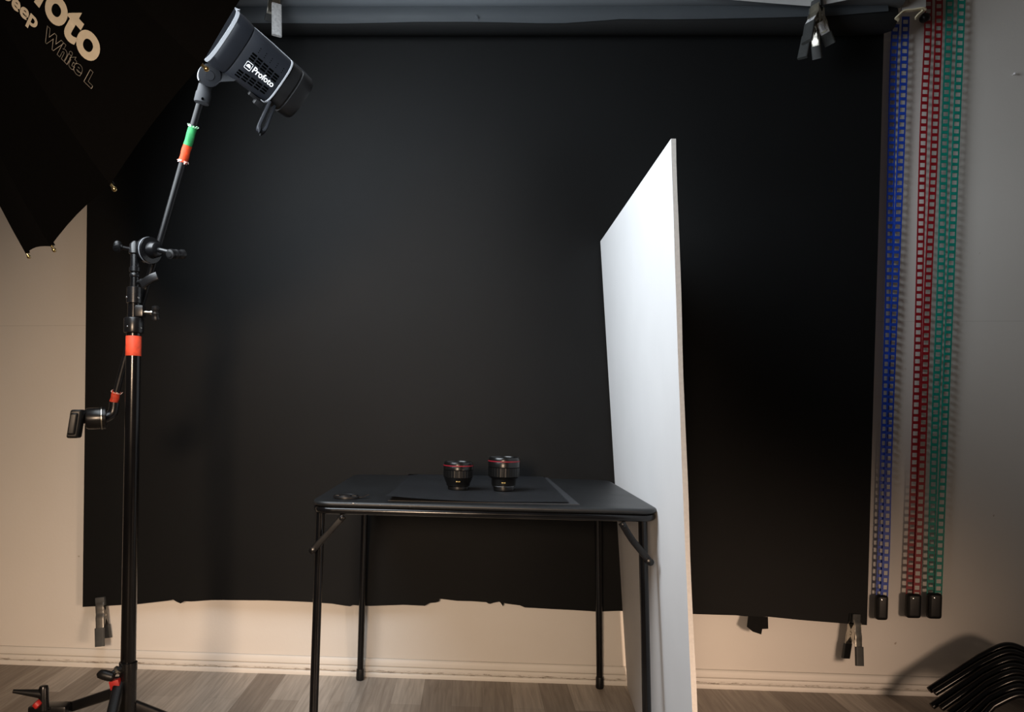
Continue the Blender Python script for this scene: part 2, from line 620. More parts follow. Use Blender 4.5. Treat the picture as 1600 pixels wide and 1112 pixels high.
bm = bmesh.new()
NR = 64
cols_ = []
for p in bpts:
    s = (p.x - xl1) / (xr1 - xl1)
    x0 = xl0 + (xr0 - xl0) * s
    c_ = []
    for k in range(NR + 1):
        t = k / NR
        x = x0 + (p.x - x0) * t
        z = ztop + (p.z - ztop) * t
        c_.append(bm.verts.new((x, paper_y(x, t), z)))
    cols_.append(c_)
for i in range(len(cols_) - 1):
    for k in range(NR):
        bm.faces.new((cols_[i][k], cols_[i + 1][k], cols_[i + 1][k + 1], cols_[i][k + 1]))
r_ = bmesh.ops.solidify(bm, geom=list(bm.faces), thickness=0.0006)
obj('sheet', bm, M['paper'], bd)
# roll: wound paper with a slightly uneven surface
RX0, RX1 = xl0 - 0.03, AY(1394, 45, ROLL_Y).x
zc = ztop + 0.006
bm = bmesh.new()
lathe(bm, [(0, 0.030), (0, ROLL_R - 0.002), (0.002, ROLL_R), (RX1 - RX0 - 0.10, ROLL_R), (RX1 - RX0 - 0.03, ROLL_R - 0.003), (RX1 - RX0, ROLL_R - 0.012), (RX1 - RX0, 0.030)],
      (RX0, ROLL_Y, zc), XA, seg=48)
obj('roll', bm, M['paper'], bd)
bm = bmesh.new()
lathe(bm, [(0, 0.012), (0, 0.028), (RX1 - RX0 + 0.035, 0.028), (RX1 - RX0 + 0.035, 0.012)], (RX0 - 0.05, ROLL_Y, zc), XA, seg=24)
obj('core_tube', bm, M['black_plastic'], bd)


def flap(edge, top_ang, rad, xa, xb, n=90):
    """a loose layer of paper lying over the front of the roll; edge: lower-edge pixels"""
    bm = bmesh.new()
    cs = []
    for i in range(n + 1):
        x = xa + (xb - xa) * i / n
        pxv = None
        # lower edge height at this x
        pts = [AY(px, py, ROLL_Y - rad) for px, py in edge]
        z = pts[0].z
        for a, b in zip(pts, pts[1:]):
            if a.x <= x <= b.x:
                z = a.z + (b.z - a.z) * (x - a.x) / (b.x - a.x)
        if x > pts[-1].x:
            z = pts[-1].z
        dz = max(-0.95, min(0.95, (z - zc) / rad))
        a0 = math.asin(dz)
        c_ = []
        for k in range(17):
            a = a0 + (top_ang - a0) * k / 16
            rr = rad + 0.003 * (1 - k / 16) ** 2
            c_.append(bm.verts.new((x, ROLL_Y - rr * math.cos(a), zc + rr * math.sin(a))))
        cs.append(c_)
    for i in range(n):
        for k in range(16):
            bm.faces.new((cs[i][k], cs[i + 1][k], cs[i + 1][k + 1], cs[i][k + 1]))
    bmesh.ops.solidify(bm, geom=list(bm.faces), thickness=0.0008)
    return bm


e1 = [(360, 33.5), (440, 33.5), (530, 34), (600, 33), (650, 32), (740, 32), (780, 32.5), (840, 33.5), (880, 33.5), (910, 32), (950, 30), (968, 28.6), (1040, 29), (1100, 28.5), (1220, 26.5), (1300, 24.5), (1360, 20), (1400, 17)]
obj('loose_layer', flap(e1, 1.9, ROLL_R + 0.002, xl0 + 0.02, RX1 - 0.04), M['paper_back'], bd)
r2 = thing('paper_roll', 'spare black paper roll along the top of the picture, just above the hanging one', 'paper roll', (-0.01, -0.146, 2.35))
z2 = AY(600, 7.2, -0.165).z + 0.036
X0, X1 = xl0 - 0.02, AY(1409, 5, -0.146).x
bm = bmesh.new()
lathe(bm, [(0, 0.020), (0, 0.0355), (0.002, 0.037), (X1 - X0 - 0.002, 0.037), (X1 - X0, 0.0355), (X1 - X0, 0.020)], (X0, -0.146, z2), XA, seg=44)
obj('wound_paper', bm, M['paper_back'], r2)
bm = bmesh.new()
lathe(bm, [(0, 0.012), (0, 0.0195), (X1 - X0 + 0.02, 0.0195), (X1 - X0 + 0.02, 0.012)], (X0 - 0.01, -0.146, z2), XA, seg=24)
obj('core_tube', bm, M['black_plastic'], r2)
# small peeled tab on the loose edge
p = AY(745, 27, ROLL_Y - 0.056)
bm = bmesh.new()
lathe(bm, [(0, 0.0005), (0.001, 0.007), (0.002, 0.007), (0.003, 0.005)], p + Vector((0, -0.002, 0)), Vector((0.5, -0.8, 0.3)), seg=14)
obj('peeled_tab', bm, M['paper_back'], bd)

# white sheet hanging in front of the roll, top right
bm = bmesh.new()
wpts = [(1060, -10), (1110, -4), (1162, 0), (1200, 3.2), (1240, 7), (1268, 9.5), (1290, 7), (1329, 0), (1360, -7), (1390, -14)]
wp = smooth_path([AY(x, y, -0.21) for x, y in wpts], 4)
cs = []
for q in wp:
    cs.append([bm.verts.new((q.x, -0.21 + 0.05 * (k / 8) ** 1.5 + 0.006 * math.sin(q.x * 9), q.z + (2.72 - q.z) * k / 8)) for k in range(9)])
for i in range(len(cs) - 1):
    for k in range(8):
        bm.faces.new((cs[i][k], cs[i + 1][k], cs[i + 1][k + 1], cs[i][k + 1]))
bmesh.ops.solidify(bm, geom=list(bm.faces), thickness=0.0012)
o = obj('white_paper_sheet', bm, M['white_sheet'], origin=AY(1268, 0, -0.21))
tag(o, 'sagging white paper sheet hung above the black roll, top right', 'paper')


# ------------------------------------------------------------------ spring clamps
def clamp(label, jaw, tip_a, tip_b, width, facing, ma, mb, body=None, label_part=False):
    """jaw: clamp mouth; tip_a / tip_b: the two handle ends; facing: rough direction of the jaw's width axis"""
    jaw, tip_a, tip_b = Vector(jaw), Vector(tip_a), Vector(tip_b)
    body = body or M['olive_steel']
    mid = (tip_a + tip_b) / 2
    u = (mid - jaw).normalized()
    L = (mid - jaw).length
    va = tip_a - tip_b
    va = (va - u * va.dot(u))
    half = va.length / 2
    va.normalize()
    w = u.cross(va).normalized()
    t = thing('spring_clamp', label, 'clamp', jaw, 'spring clamps on the backdrop')
    for sgn, tip, gm in ((1, tip_a, ma), (-1, tip_b, mb)):
        # arm profile in the (u, v) plane: mouth, belly, pivot, handle
        pr = [(0.0, 0.004), (0.08, 0.006), (0.20, 0.013), (0.33, 0.015), (0.45, 0.014 + 0.2 * half), (0.62, 0.45 * half + 0.008), (1.0, half)]
        pts = [jaw + u * (a * L) + va * (sgn * b) for a, b in pr]
        pts[-1] = tip
        bm = bmesh.new()
        tube(bm, smooth_path(pts, 5), 0, seg=16, flat=(0.0022, width / 2 * 0.92, va))
        # side ears of the pressed channel around the pivot
        for s in (-1, 1):
            c0 = jaw + u * (0.40 * L) + w * (s * width * 0.43)
            prism(bm, [c0 + va * (sgn * 0.016) - u * 0.24 * L, c0 + va * (sgn * 0.017) + u * 0.22 * L, c0 + va * (sgn * -0.004) + u * 0.04 * L,
                       c0 + va * (sgn * -0.006), c0 + va * (sgn * -0.004) - u * 0.04 * L], w * (s * 0.0012))
        obj('arm', bm, body, t)
        # rubber handle sleeve
        bm = bmesh.new()
        g0 = jaw + u * (0.66 * L) + va * (sgn * (0.55 * half + 0.008))
        gpts = [g0, g0.lerp(tip, 0.5), tip, tip + (tip - g0).normalized() * 0.004]
        tube(bm, gpts, 0, seg=20, flat=(0.0055, width / 2 * 1.06, va))
        obj('grip', bm, gm, t)
        # jaw pad
        bm = bmesh.new()
        box(bm, jaw + u * 0.012 + va * (sgn * 0.0055), u, va, w, 0.015, 0.0035, width / 2 * 1.05, 0.0015)
        obj('jaw_pad', bm, M['rubber'], t)
        if label_part:
            c = jaw + u * (0.50 * L) + va * (sgn * (0.30 * half + 0.0145))
            d = (g0 - (jaw + u * (0.36 * L) + va * (sgn * 0.014))).normalized()
            for side in (1,):
                cc = g0 - d * 0.020 + d.cross(w).normalized() * 0
                bm = bmesh.new()
                nrm = d.cross(w).normalized()
                if nrm.dot(CAM - cc) < 0:
                    nrm = -nrm
                box(bm, cc + nrm * 0.0035, d, w, nrm, 0.020, width / 2 * 0.86, 0.0006)
                lb = obj('paper_label', bm, M['white_label'], t, smooth=False)
                bm = bmesh.new()
                for q in (-0.005, 0.0, 0.004):
                    box(bm, cc + nrm * 0.0044 + w * q, d, w, nrm, 0.010 - abs(q) * 0.6, 0.0007, 0.0003)
                obj('faint_marks', bm, M['print_grey'], lb, smooth=False)
    # spring coil and pin
    bm = bmesh.new()
    c0 = jaw + u * (0.40 * L)
    hel = [c0 + w * (-width * 0.36 + width * 0.72 * k / 72) + (u * math.cos(k * 2 * PI / 12) + va * math.sin(k * 2 * PI / 12)) * 0.0075 for k in range(73)]
    tube(bm, hel, 0.0014, seg=6)
    obj('coil_spring', bm, M['steel'], t)
    bm = bmesh.new()
    lathe(bm, [(0, 0.002), (0.0015, 0.004), (width * 1.02, 0.004), (width * 1.04, 0.002)], c0 - w * (width * 0.52), w, seg=14)
    obj('pin', bm, M['steel'], t)
    return t


clamp('steel spring clamp with dark grips on the lower left corner of the black paper', AY(157, 934, -0.042), AY(156, 1008, -0.090),
      AY(167.5, 994, -0.014), 0.031, XA, M['rubber'], M['rubber'], body=M['dark_steel'])
clamp('steel spring clamp with dark grips on the lower right corner of the black paper', AY(1336, 960, -0.042), AY(1343, 1038, -0.085),
      AY(1321.5, 1026, -0.026), 0.030, XA, M['rubber'], M['rubber'], body=M['steel'])
clamp('spring clamp with one pale grip on the roll beside the flash head', AY(429, -40, -0.19), AY(432.5, 54, -0.245), AY(421, 31, -0.160), 0.031, XA,
      M['dirty_white'], M['rubber'], body=M['steel'])
clamp('spring clamp with paper labels holding the white sheet, front one of the pair', AY(1276, 2, -0.215), AY(1261, 64, -0.285), AY(1297, 68, -0.205), 0.033, XA,
      M['rubber'], M['rubber'], label_part=True)
clamp('unlabelled spring clamp with grey grips hanging behind the labelled clamp', AY(1273, 14, -0.185), AY(1254, 89, -0.235), AY(1277, 90, -0.150), 0.029, XA,
      M['rubber'], M['rubber'], body=M['steel'])

# ------------------------------------------------------------------ hanger at the right end of the roll
hk = thing('roll_hanger', 'grey wall bracket with cream strap and black knob at the right end of the roll', 'bracket', AY(1430, 5, 0))
bm = bmesh.new()
c = AY(1428, -12, -0.125)
box(bm, c, XA, YA, ZA, 0.0385, 0.003, 0.058, 0.002)
box(bm, AY(1428, -40, -0.06), XA, YA, ZA, 0.014, 0.062, 0.010, 0.003)
lathe(bm, [(0, 0.002), (0.001, 0.006), (0.003, 0.006), (0.005, 0.003)], AY(1422, 2, -0.128), -YA, seg=12)
obj('wall_plate', bm, M['bracket'], hk)
bm = bmesh.new()
pth = smooth_path([AY(1399, 34, -0.13), AY(1403, 27, -0.145), AY(1411, 18, -0.15), AY(1426, 16, -0.15), AY(1440, 13.5, -0.15), AY(1443, 16, -0.145), AY(1436, 22, -0.14), AY(1430, 29, -0.135)], 6)
tube(bm, pth, 0, seg=12, flat=(0.0025, 0.009, ZA))
obj('strap', bm, M['cream'], hk)
bm = bmesh.new()
lathe(bm, [(0, 0.004), (0.004, 0.013), (0.020, 0.015), (0.028, 0.010), (0.03, 0.004)], AY(1441, 31, -0.03), -YA, seg=20)
lathe(bm, [(0, 0.010), (0.03, 0.010)], AY(1441, 31, 0.0), -YA, seg=16)
obj('end_knob', bm, M['black_plastic'], hk)

# ------------------------------------------------------------------ three drive chains
def ladder(bm, pts, width, pitch, hole, thick, phase=0.0):
    """flat ladder chain following pts (top to bottom), facing -Y"""
    # resample by arc length
    seg = [(b - a).length for a, b in zip(pts, pts[1:])]
    tot = sum(seg)

    def at(s):
        for (a, b), l in zip(zip(pts, pts[1:]), seg):
            if s <= l:
                return a.lerp(b, s / l)
            s -= l
        return pts[-1]
    n = int(tot / pitch) + 1
    rail = width * 0.155
    for i in range(n):
        a, b = at(i * pitch + phase * pitch), at(min(tot, (i + 1) * pitch + phase * pitch))
        d = (b - a)
        if d.length < 1e-6:
            continue
        L = d.length
        d.normalize()
        side = d.cross(YA).normalized()
        tilt = 0.0
        nr = side.cross(d).normalized()
        c = (a + b) / 2
        for s in (-1, 1):
            box(bm, c + side * (s * (width / 2 - rail / 2)), d, side, nr, L / 2 * 1.02, rail / 2, thick / 2)
        # a moulded link plate between two holes
        box(bm, a + d * (L * (1 - hole) / 2), d, side, nr, L * (1 - hole) / 2, width / 2 - rail * 0.5, thick * 0.62)


def chain(name, label, strands, material, weight_px, y0):
    """strands: pixel paths at wall distance"""
    top = AY(*strands[0][0][0], y0)
    bott = AY(weight_px[0], weight_px[3], y0)
    t = thing(name, label, 'chain', (bott.x, y0, bott.z), 'plastic drive chains on the wall')
    for k, (path, ph) in enumerate(strands):
        yy = y0 - 0.006 * k
        bm = bmesh.new()
        pts = smooth_path([AY(x, y, yy) for x, y in path], 6)
        ladder(bm, pts, 0.0245, 0.0246, 0.60, 0.0026, ph)
        obj('strand', bm, material, t, smooth=False)
    cx, wdt, ty, by = weight_px
    a, b = AY(cx, ty, y0 - 0.006), AY(cx, by, y0 - 0.006)
    h = (a - b).length
    bm = bmesh.new()
    hw = wdt / 2 / FPX * 2.86
    box(bm, (a + b) / 2, XA, YA, ZA, hw * 0.95, 0.013, h / 2, min(hw * 0.62, 0.0125), 4)
    w_ = obj('weight', bm, M['black_plastic'], t, label='black plastic weight')
    bm = bmesh.new()
    lathe(bm, [(0, 0.0005), (0.0008, 0.003), (0.0018, 0.003), (0.0024, 0.001)], AY(cx + 0.5, ty + 8, y0 - 0.018), -YA, seg=10)
    obj('screw', bm, M['chrome'], w_)


chain('plastic_chain', 'blue ladder-link chain loop hanging beside the black paper', [
    ([(1399.5, 38), (1398, 60), (1395, 130), (1391.5, 300), (1388.5, 470), (1384, 620), (1379, 780), (1374, 932)], 0.0),
    ([(1415.5, 22), (1414, 60), (1411.5, 130), (1405, 300), (1399, 440), (1393, 580), (1388, 720), (1385, 850), (1381.5, 932)], 0.35)],
    M['blue'], (1377, 19, 929, 968), -0.020)
chain('plastic_chain', 'dark red ladder-link chain loop between the blue and the teal one', [
    ([(1451, -25), (1449.5, 60), (1443, 200), (1437, 430), (1432, 620), (1426, 800), (1421, 930)], 0.0),
    ([(1467.5, -25), (1466, 60), (1459, 250), (1450, 450), (1443.5, 640), (1438, 800), (1432.5, 930)], 0.3)],
    M['red'], (1426.5, 23, 927, 965), -0.022)
chain('plastic_chain', 'teal green ladder-link chain loop, rightmost on the wall', [
    ([(1485, -25), (1482, 70), (1475, 250), (1469.5, 450), (1462, 640), (1457, 800), (1453.5, 930)], 0.0),
    ([(1503.5, -25), (1500, 70), (1492.5, 250), (1484, 470), (1477, 640), (1471, 800), (1466, 930)], 0.3)],
    M['teal'], (1459.5, 22, 926, 966), -0.022)

# scrap of black tape under the paper
bm = bmesh.new()
tp = [(1169, 962), (1200, 963.5), (1200.5, 982), (1191, 982.5), (1189.5, 991), (1176, 986.5), (1167, 979)]
prism(bm, [AY(x, y, -0.036 - (y - 962) * 0.0006) for x, y in tp], (0, 0.0006, 0))
o = obj('tape_scrap', bm, M['gaffer'], origin=AY(1184, 975, -0.046), smooth=False)
tag(o, 'scrap of black tape dangling under the lower edge of the paper', 'tape')
# white pin in the wall at far right
bm = bmesh.new()
lathe(bm, [(0, 0.001), (0.010, 0.001), (0.011, 0.004), (0.014, 0.0035), (0.016, 0.001)], AY(1582, 117, 0.0), -YA, seg=12)
o = obj('wall_pin', bm, M['white_print'], origin=AY(1582, 117, 0))
tag(o, 'tiny white pin in the bare wall at upper right', 'pin')

# ------------------------------------------------------------------ folding table
TZ = 0.7270
TCX, TCY, TW, TL = 0.032, -0.46875, 0.870, 0.7675
tb = thing('folding_table', 'square black folding card table with padded vinyl top and thin tube legs', 'table', (TCX, TCY, 0))


def rrect(hw, hl, r, n=8):
    pts = []
    for cx, cy, a0 in ((hw - r, hl - r, 0), (-hw + r, hl - r, PI / 2), (-hw + r, -hl + r, PI), (hw - r, -hl + r, 1.5 * PI)):
        for k in range(n + 1):
            a = a0 + PI / 2 * k / n
            pts.append((cx + r * math.cos(a), cy + r * math.sin(a)))
    return pts


def slab(bm, layers):
    rings = []
    for hw, hl, r, z in layers:
        rings.append([bm.verts.new((TCX + x, TCY + y, z)) for x, y in rrect(hw, hl, r)])
    n = len(rings[0])
    for A, B in zip(rings, rings[1:]):
        for i in range(n):
            j = (i + 1) % n
            bm.faces.new((A[i], A[j], B[j], B[i]))
    bm.faces.new(list(reversed(rings[0])))
    bm.faces.new(rings[-1])


hw, hl = TW / 2, TL / 2
bm = bmesh.new()
slab(bm, [(hw - 0.012, hl - 0.012, 0.04, TZ - 0.0145), (hw - 0.003, hl - 0.003, 0.05, TZ - 0.014), (hw, hl, 0.05, TZ - 0.010), (hw, hl, 0.05, TZ - 0.006),
          (hw - 0.002, hl - 0.002, 0.05, TZ - 0.002), (hw - 0.007, hl - 0.007, 0.047, TZ - 0.0003), (hw - 0.016, hl - 0.016, 0.042, TZ)])
top = obj('tabletop', bm, M['vinyl'], tb, angle=50)
bm = bmesh.new()
rim = [Vector((TCX + x, TCY + y, TZ - 0.0235)) for x, y in rrect(hw - 0.010, hl - 0.010, 0.045, 8)]
tube(bm, rim, 0.0098, seg=16, closed=True)
rimo = obj('rim_frame', bm, M['black_tube'], tb)
# scuffs on the front rim
for (px, py, w_) in ((552, 786.2, 0.008), (557.5, 786.5, 0.0025), (594, 788.8, 0.0018), (641, 791, 0.0015)):
    bm = bmesh.new()
    lathe(bm, [(0, 0.0004), (0.0004, w_ * 0.35), (0.0012, w_ * 0.2)], AY(px, py, TCY - hl - 0.0005), -YA, seg=8, sx=0.5, sy=1.0)
    obj('scuff_mark', bm, M['scuff'], top, label='pale worn spot on the front edge')


def leg(top_px, bot_px, y_top, y_bot, foot=True):
    a = AY(*top_px, y_top)
    b = AY(*bot_px, y_bot)
    # run the leg's line down to the floor
    d = (b - a)
    k = (0.012 - a.z) / d.z
    e = a + d * k
    bm = bmesh.new()
    a2 = a + d.normalized() * (-(TZ - 0.03 - a.z) / abs(d.normalized().z))
    tube(bm, [a2, a2.lerp(e, 0.5), e], 0.0112, seg=18)
    lg = obj('leg', bm, M['black_tube'], tb)
    bm = bmesh.new()
    dn = d.normalized()
    f0 = e - dn * 0.030
    a_, u_, v_ = frame_from(dn)
    lathe(bm, [(0, 0.0116), (0.003, 0.0132), (0.028, 0.0137), (0.036, 0.0142), (0.0405, 0.013), (0.042, 0.009)], f0, dn, seg=18)
    obj('rubber_foot', bm, M['black_plastic'], lg)
    return a2, e


yf, yb = TCY - hl + 0.035, TCY + hl - 0.02
fl = leg((500, 815), (490, 1112), yf, yf - 0.01)
fr = leg((1004.5, 820), (1010.6, 1112), yf, yf - 0.01)
bl = leg((569.5, 812), (562.6, 1055), yb, -0.046)
br = leg((934.5, 825), (937, 1066), yb, -0.046)


def brace(p0, p1, y, bulge):
    a, b = AY(*p0, y), AY(*p1, y)
    bm = bmesh.new()
    mid = (a + b) / 2
    tube(bm, smooth_path([a, a.lerp(b, 0.35) + Vector((0, 0, -bulge)), a.lerp(b, 0.7) + Vector((0, 0, -bulge * 0.5)), b], 5), 0, seg=14, flat=(0.0085, 0.0028, YA.cross(b - a)))
    br_ = obj('brace', bm, M['black_metal'], tb)
    bm = bmesh.new()
    lathe(bm, [(0, 0.002), (0.001, 0.0065), (0.004, 0.0065), (0.006, 0.003)], a - YA * 0.004 + (b - a).normalized() * 0.006, -YA, seg=14)
    obj('rivet', bm, M['black_metal'], br_)
    bm = bmesh.new()
    lathe(bm, [(0, 0.002), (0.001, 0.009), (0.006, 0.009), (0.008, 0.004)], b - YA * 0.004, -YA, seg=14)
    obj('rivet', bm, M['black_metal'], br_)


brace((537, 806), (489, 859), yf - 0.022, 0.0)
brace((971, 816), (1015, 877), yf - 0.022, 0.006)

# ------------------------------------------------------------------ things on the table
def sheet_on_table(name, label, px, z, thick, curl=None, grid=14):
    """four corners in pixels (front-left, front-right, back-right, back-left) at height z"""
    c4 = [AZ(x, y, z) for x, y in px]
    bm = bmesh.new()
    g = []
    for i in range(grid + 1):
        s = i / grid
        row = []
        for j in range(grid + 1):
            t = j / grid
            p = c4[0].lerp(c4[1], s).lerp(c4[3].lerp(c4[2], s), t)
            p = p.copy()
            if curl:
                p.z += curl(s, t)
            row.append(bm.verts.new(p))
        g.append(row)
    for i in range(grid):
        for j in range(grid):
            bm.faces.new((g[i][j], g[i + 1][j], g[i + 1][j + 1], g[i][j + 1]))
    bmesh.ops.solidify(bm, geom=list(bm.faces), thickness=thick)
    o = obj(name, bm, M['mat_sheet'], origin=(c4[0] + c4[2]) / 2)
    tag(o, label, 'card')
    return o


BACKY = 746.5
low = [AZ(x, y, TZ + 0.0022) for x, y in ((606, 781), (906, 787.5), (856, BACKY - 1), (640, BACKY - 5))]
bm = bmesh.new()
prism(bm, [Vector((p.x, p.y, TZ + 0.0004)) for p in low], (0, 0, 0.0010))
o = obj('black_card', bm, M['mat_sheet'], origin=(low[0] + low[2]) / 2, smooth=False)
tag(o, 'lower black card on the table, its corner sticking out at right', 'card')
sheet_on_table('black_card', 'upper black card under the two lenses, front left corner curled up', [(601, 782), (889, 785), (849, BACKY - 2), (639, BACKY - 6)], TZ + 0.0036, 0.0012,
               curl=lambda s, t: 0.013 * max(0, 1 - s / 0.55) ** 2 * max(0, 1 - t / 0.5) ** 2 + 0.001 * math.sin(s * 5) ** 2 * (1 - t))
CARD_Z = TZ + 0.0048


def lens(label, px, prof, ringz, name='camera_lens'):
    base = AZ(px[0], px[1], CARD_Z)
    t = thing(name, label, 'lens', base, 'camera lenses on the table')
    for part, pr, mt, sg in prof:
        bm = bmesh.new()
        if part == 'focus_ring':
            # ribbed rubber
            seg = 120
            a, u, v_ = frame_from(ZA)
            rings = []
            for h, r in pr:
                rings.append([bm.verts.new(base + Vector((0, 0, h)) + u * math.cos(2 * PI * k / seg) * (r - (0.0008 if (k // 2) % 2 else 0)) +
                                           v_ * math.sin(2 * PI * k / seg) * (r - (0.0008 if (k // 2) % 2 else 0))) for k in range(seg)])
            for A, B in zip(rings, rings[1:]):
                for k in range(seg):
                    bm.faces.new((A[k], A[(k + 1) % seg], B[(k + 1) % seg], B[k]))
            bm.faces.new(list(reversed(rings[0])))
            bm.faces.new(rings[-1])
        else:
            lathe(bm, pr, base, ZA, seg=48)
        obj(part, bm, M[mt], t)
    # small gold and white figures on the barrel facing the camera
    d = (CAM - base)
    d.z = 0
    d.normalize()
    s = ZA.cross(d)
    zz, rr = ringz
    bm = bmesh.new()
    for k, w_ in enumerate((0.0028, 0.0016, 0.0022)):
        th = (-0.11 + 0.11 * k)
        dd = (d * math.cos(th) + s * math.sin(th))
        box(bm, base + dd * (rr + 0.0003) + Vector((0, 0, zz)), dd.cross(ZA), dd, ZA, w_ / 2, 0.0004, 0.0012)
    obj('gold_marks', bm, M['gold'], t, smooth=False)
    return t


lens('shorter black camera lens with red ring, left of the two on the card', (715.5, 764.5), [
    ('rear_cap', [(0, 0.024), (0.001, 0.0285), (0.009, 0.0295), (0.010, 0.029)], 'lens_ring', 0),
    ('barrel', [(0.010, 0.029), (0.012, 0.033), (0.020, 0.0345), (0.022, 0.0360), (0.029, 0.0385), (0.034, 0.0405), (0.036, 0.0412)], 'lens_black', 0),
    ('focus_ring', [(0.036, 0.0410), (0.0365, 0.0420), (0.056, 0.0422), (0.0565, 0.0412)], 'lens_ring', 0),
    ('front_collar', [(0.0565, 0.0412), (0.058, 0.0425), (0.067, 0.0425), (0.068, 0.042)], 'lens_black', 0),
    ('red_ring', [(0.068, 0.0422), (0.0683, 0.0430), (0.0705, 0.0430), (0.071, 0.0422)], 'lens_red', 0),
    ('filter_rim', [(0.071, 0.0415), (0.074, 0.0415), (0.079, 0.0395), (0.0795, 0.0375), (0.076, 0.036), (0.0745, 0.034), (0.0745, 0.001)], 'lens_black', 0),
    ('front_glass', [(0.0745, 0.033), (0.0765, 0.026), (0.0785, 0.014), (0.079, 0.002)], 'lens_glass', 0)], (0.026, 0.0375))
lens('taller black camera lens with red ring, right of the two on the card', (786.5, 766), [
    ('rear_cap', [(0, 0.024), (0.001, 0.0285), (0.011, 0.0295), (0.012, 0.029)], 'lens_ring', 0),
    ('mount_ring', [(0.0120, 0.0300), (0.0122, 0.0328), (0.0150, 0.0332), (0.0155, 0.032)], 'chrome', 0),
    ('barrel', [(0.0155, 0.032), (0.017, 0.0345), (0.034, 0.0355), (0.0355, 0.0365), (0.037, 0.040), (0.040, 0.0425), (0.041, 0.043)], 'lens_black', 0),
    ('focus_ring', [(0.041, 0.0430), (0.0415, 0.0442), (0.066, 0.0444), (0.0665, 0.0435)], 'lens_ring', 0),
    ('front_collar', [(0.0665, 0.0435), (0.068, 0.0448), (0.082, 0.0448), (0.083, 0.0443)], 'lens_black', 0),
    ('red_ring', [(0.083, 0.0446), (0.0833, 0.0454), (0.0857, 0.0454), (0.0862, 0.0446)], 'lens_red', 0),
    ('filter_rim', [(0.0862, 0.0440), (0.090, 0.0440), (0.095, 0.0415), (0.0955, 0.0395), (0.092, 0.038), (0.0905, 0.036), (0.0905, 0.001)], 'lens_black', 0),
    ('front_glass', [(0.0905, 0.035), (0.0925, 0.027), (0.0945, 0.014), (0.095, 0.002)], 'lens_glass', 0)], (0.025, 0.0350))

cp = AZ(541, 778, TZ)
cp_t = thing('lens_cap', 'round black lens cap lying at the left front corner of the table', 'lens cap', cp)
bm = bmesh.new()
lathe(bm, [(0, 0.030), (0.001, 0.0335), (0.006, 0.0338), (0.0075, 0.0330), (0.0080, 0.0310), (0.0066, 0.0295), (0.0064, 0.001)], cp, ZA, seg=40)
obj('disc', bm, M['black_plastic'], cp_t)
bm = bmesh.new()
lathe(bm, [(0.0066, 0.017), (0.0085, 0.0165), (0.0090, 0.014), (0.0090, 0.001)], cp + Vector((-0.004, 0, 0)), ZA, seg=30)
for s in (-1, 1):
    box(bm, cp + Vector((0.022 * s, 0, 0.0075)), XA, YA, ZA, 0.006, 0.010, 0.0012, 0.0006)
obj('pinch_grips', bm, M['black_plastic'], cp_t)
bm = bmesh.new()
tube(bm, smooth_path([cp + Vector((0.031, 0.002, 0.004)), cp + Vector((0.042, 0.004, 0.004)), cp + Vector((0.050, 0.008, 0.008)), cp + Vector((0.058, 0.010, 0.010))], 5), 0, seg=10, flat=(0.0014, 0.006, ZA))
obj('keeper_tab', bm, M['black_plastic'], cp_t)

# ------------------------------------------------------------------ white foam board leaning on the table's right edge
b0 = AZ(979, 1071, 0.001)
b0.y = min(b0.y, -0.026)
t0 = AY(938, 377, b0.y)
tf = AY(1048.5, 216.5, -1.125)
k_ = AY(1083.5, 1112, -1.125)
d_ = k_ - tf
bf = tf + d_ * ((0.001 - tf.z) / d_.z)
bm = bmesh.new()
NU, NV = 24, 28
fr_, bk_ = [], []
TH = 0.0105
for i in range(NU + 1):
    s = i / NU
    ra, rb = [], []
    for j in range(NV + 1):
        t = j / NV
        p = b0.lerp(bf, s).lerp(t0.lerp(tf, s), t)
        p = p + Vector((-0.010 * math.sin(PI * s) * (1 - t) ** 2 - 0.004 * math.sin(PI * t) * s, 0, 0))
        if i == NU:
            p.y += 0.0012 * math.sin(t * 37) * math.sin(t * 11 + 1)
        jx = 0.0009 * math.sin(t * 23 + 2) * (1 if i == NU else 0)
        ra.append(bm.verts.new(p))
        rb.append(bm.verts.new(p + Vector((TH + jx, 0, 0.0))))
    fr_.append(ra)
    bk_.append(rb)
for i in range(NU):
    for j in range(NV):
        bm.faces.new((fr_[i][j], fr_[i + 1][j], fr_[i + 1][j + 1], fr_[i][j + 1]))
        bm.faces.new((bk_[i][j + 1], bk_[i + 1][j + 1], bk_[i + 1][j], bk_[i][j]))
edge = [fr_[i][0] for i in range(NU + 1)] + [fr_[NU][j] for j in range(1, NV + 1)] + [fr_[i][NV] for i in range(NU - 1, -1, -1)] + [fr_[0][j] for j in range(NV - 1, 0, -1)]
edge2 = [bk_[i][0] for i in range(NU + 1)] + [bk_[NU][j] for j in range(1, NV + 1)] + [bk_[i][NV] for i in range(NU - 1, -1, -1)] + [bk_[0][j] for j in range(NV - 1, 0, -1)]
n = len(edge)
for i in range(n):
    j = (i + 1) % n
    f = bm.faces.new((edge[j], edge[i], edge2[i], edge2[j]))
    f.material_index = 1
o = obj('foam_board', bm, [M['foam_face'], M['foam_core']], origin=(b0 + bf) / 2, angle=30)
tag(o, 'tall white foam board leaning against the right edge of the table', 'board')

# ------------------------------------------------------------------ light stand
SD = 1.93


def S(px, py, dd=0.0):
    return AD(px, py, SD + dd)


def colx(py):                          # column centre line in the photograph
    return 208.7 + (201.0 - 208.7) * (py - 540) / (1000 - 540)


ctop, cbot = S(colx(540), 540), S(colx(1000), 1000)
CD = (cbot - ctop).normalized()
ppm = FPX / SD


def along(py):
    return ctop + CD * ((py - 540) / ppm)


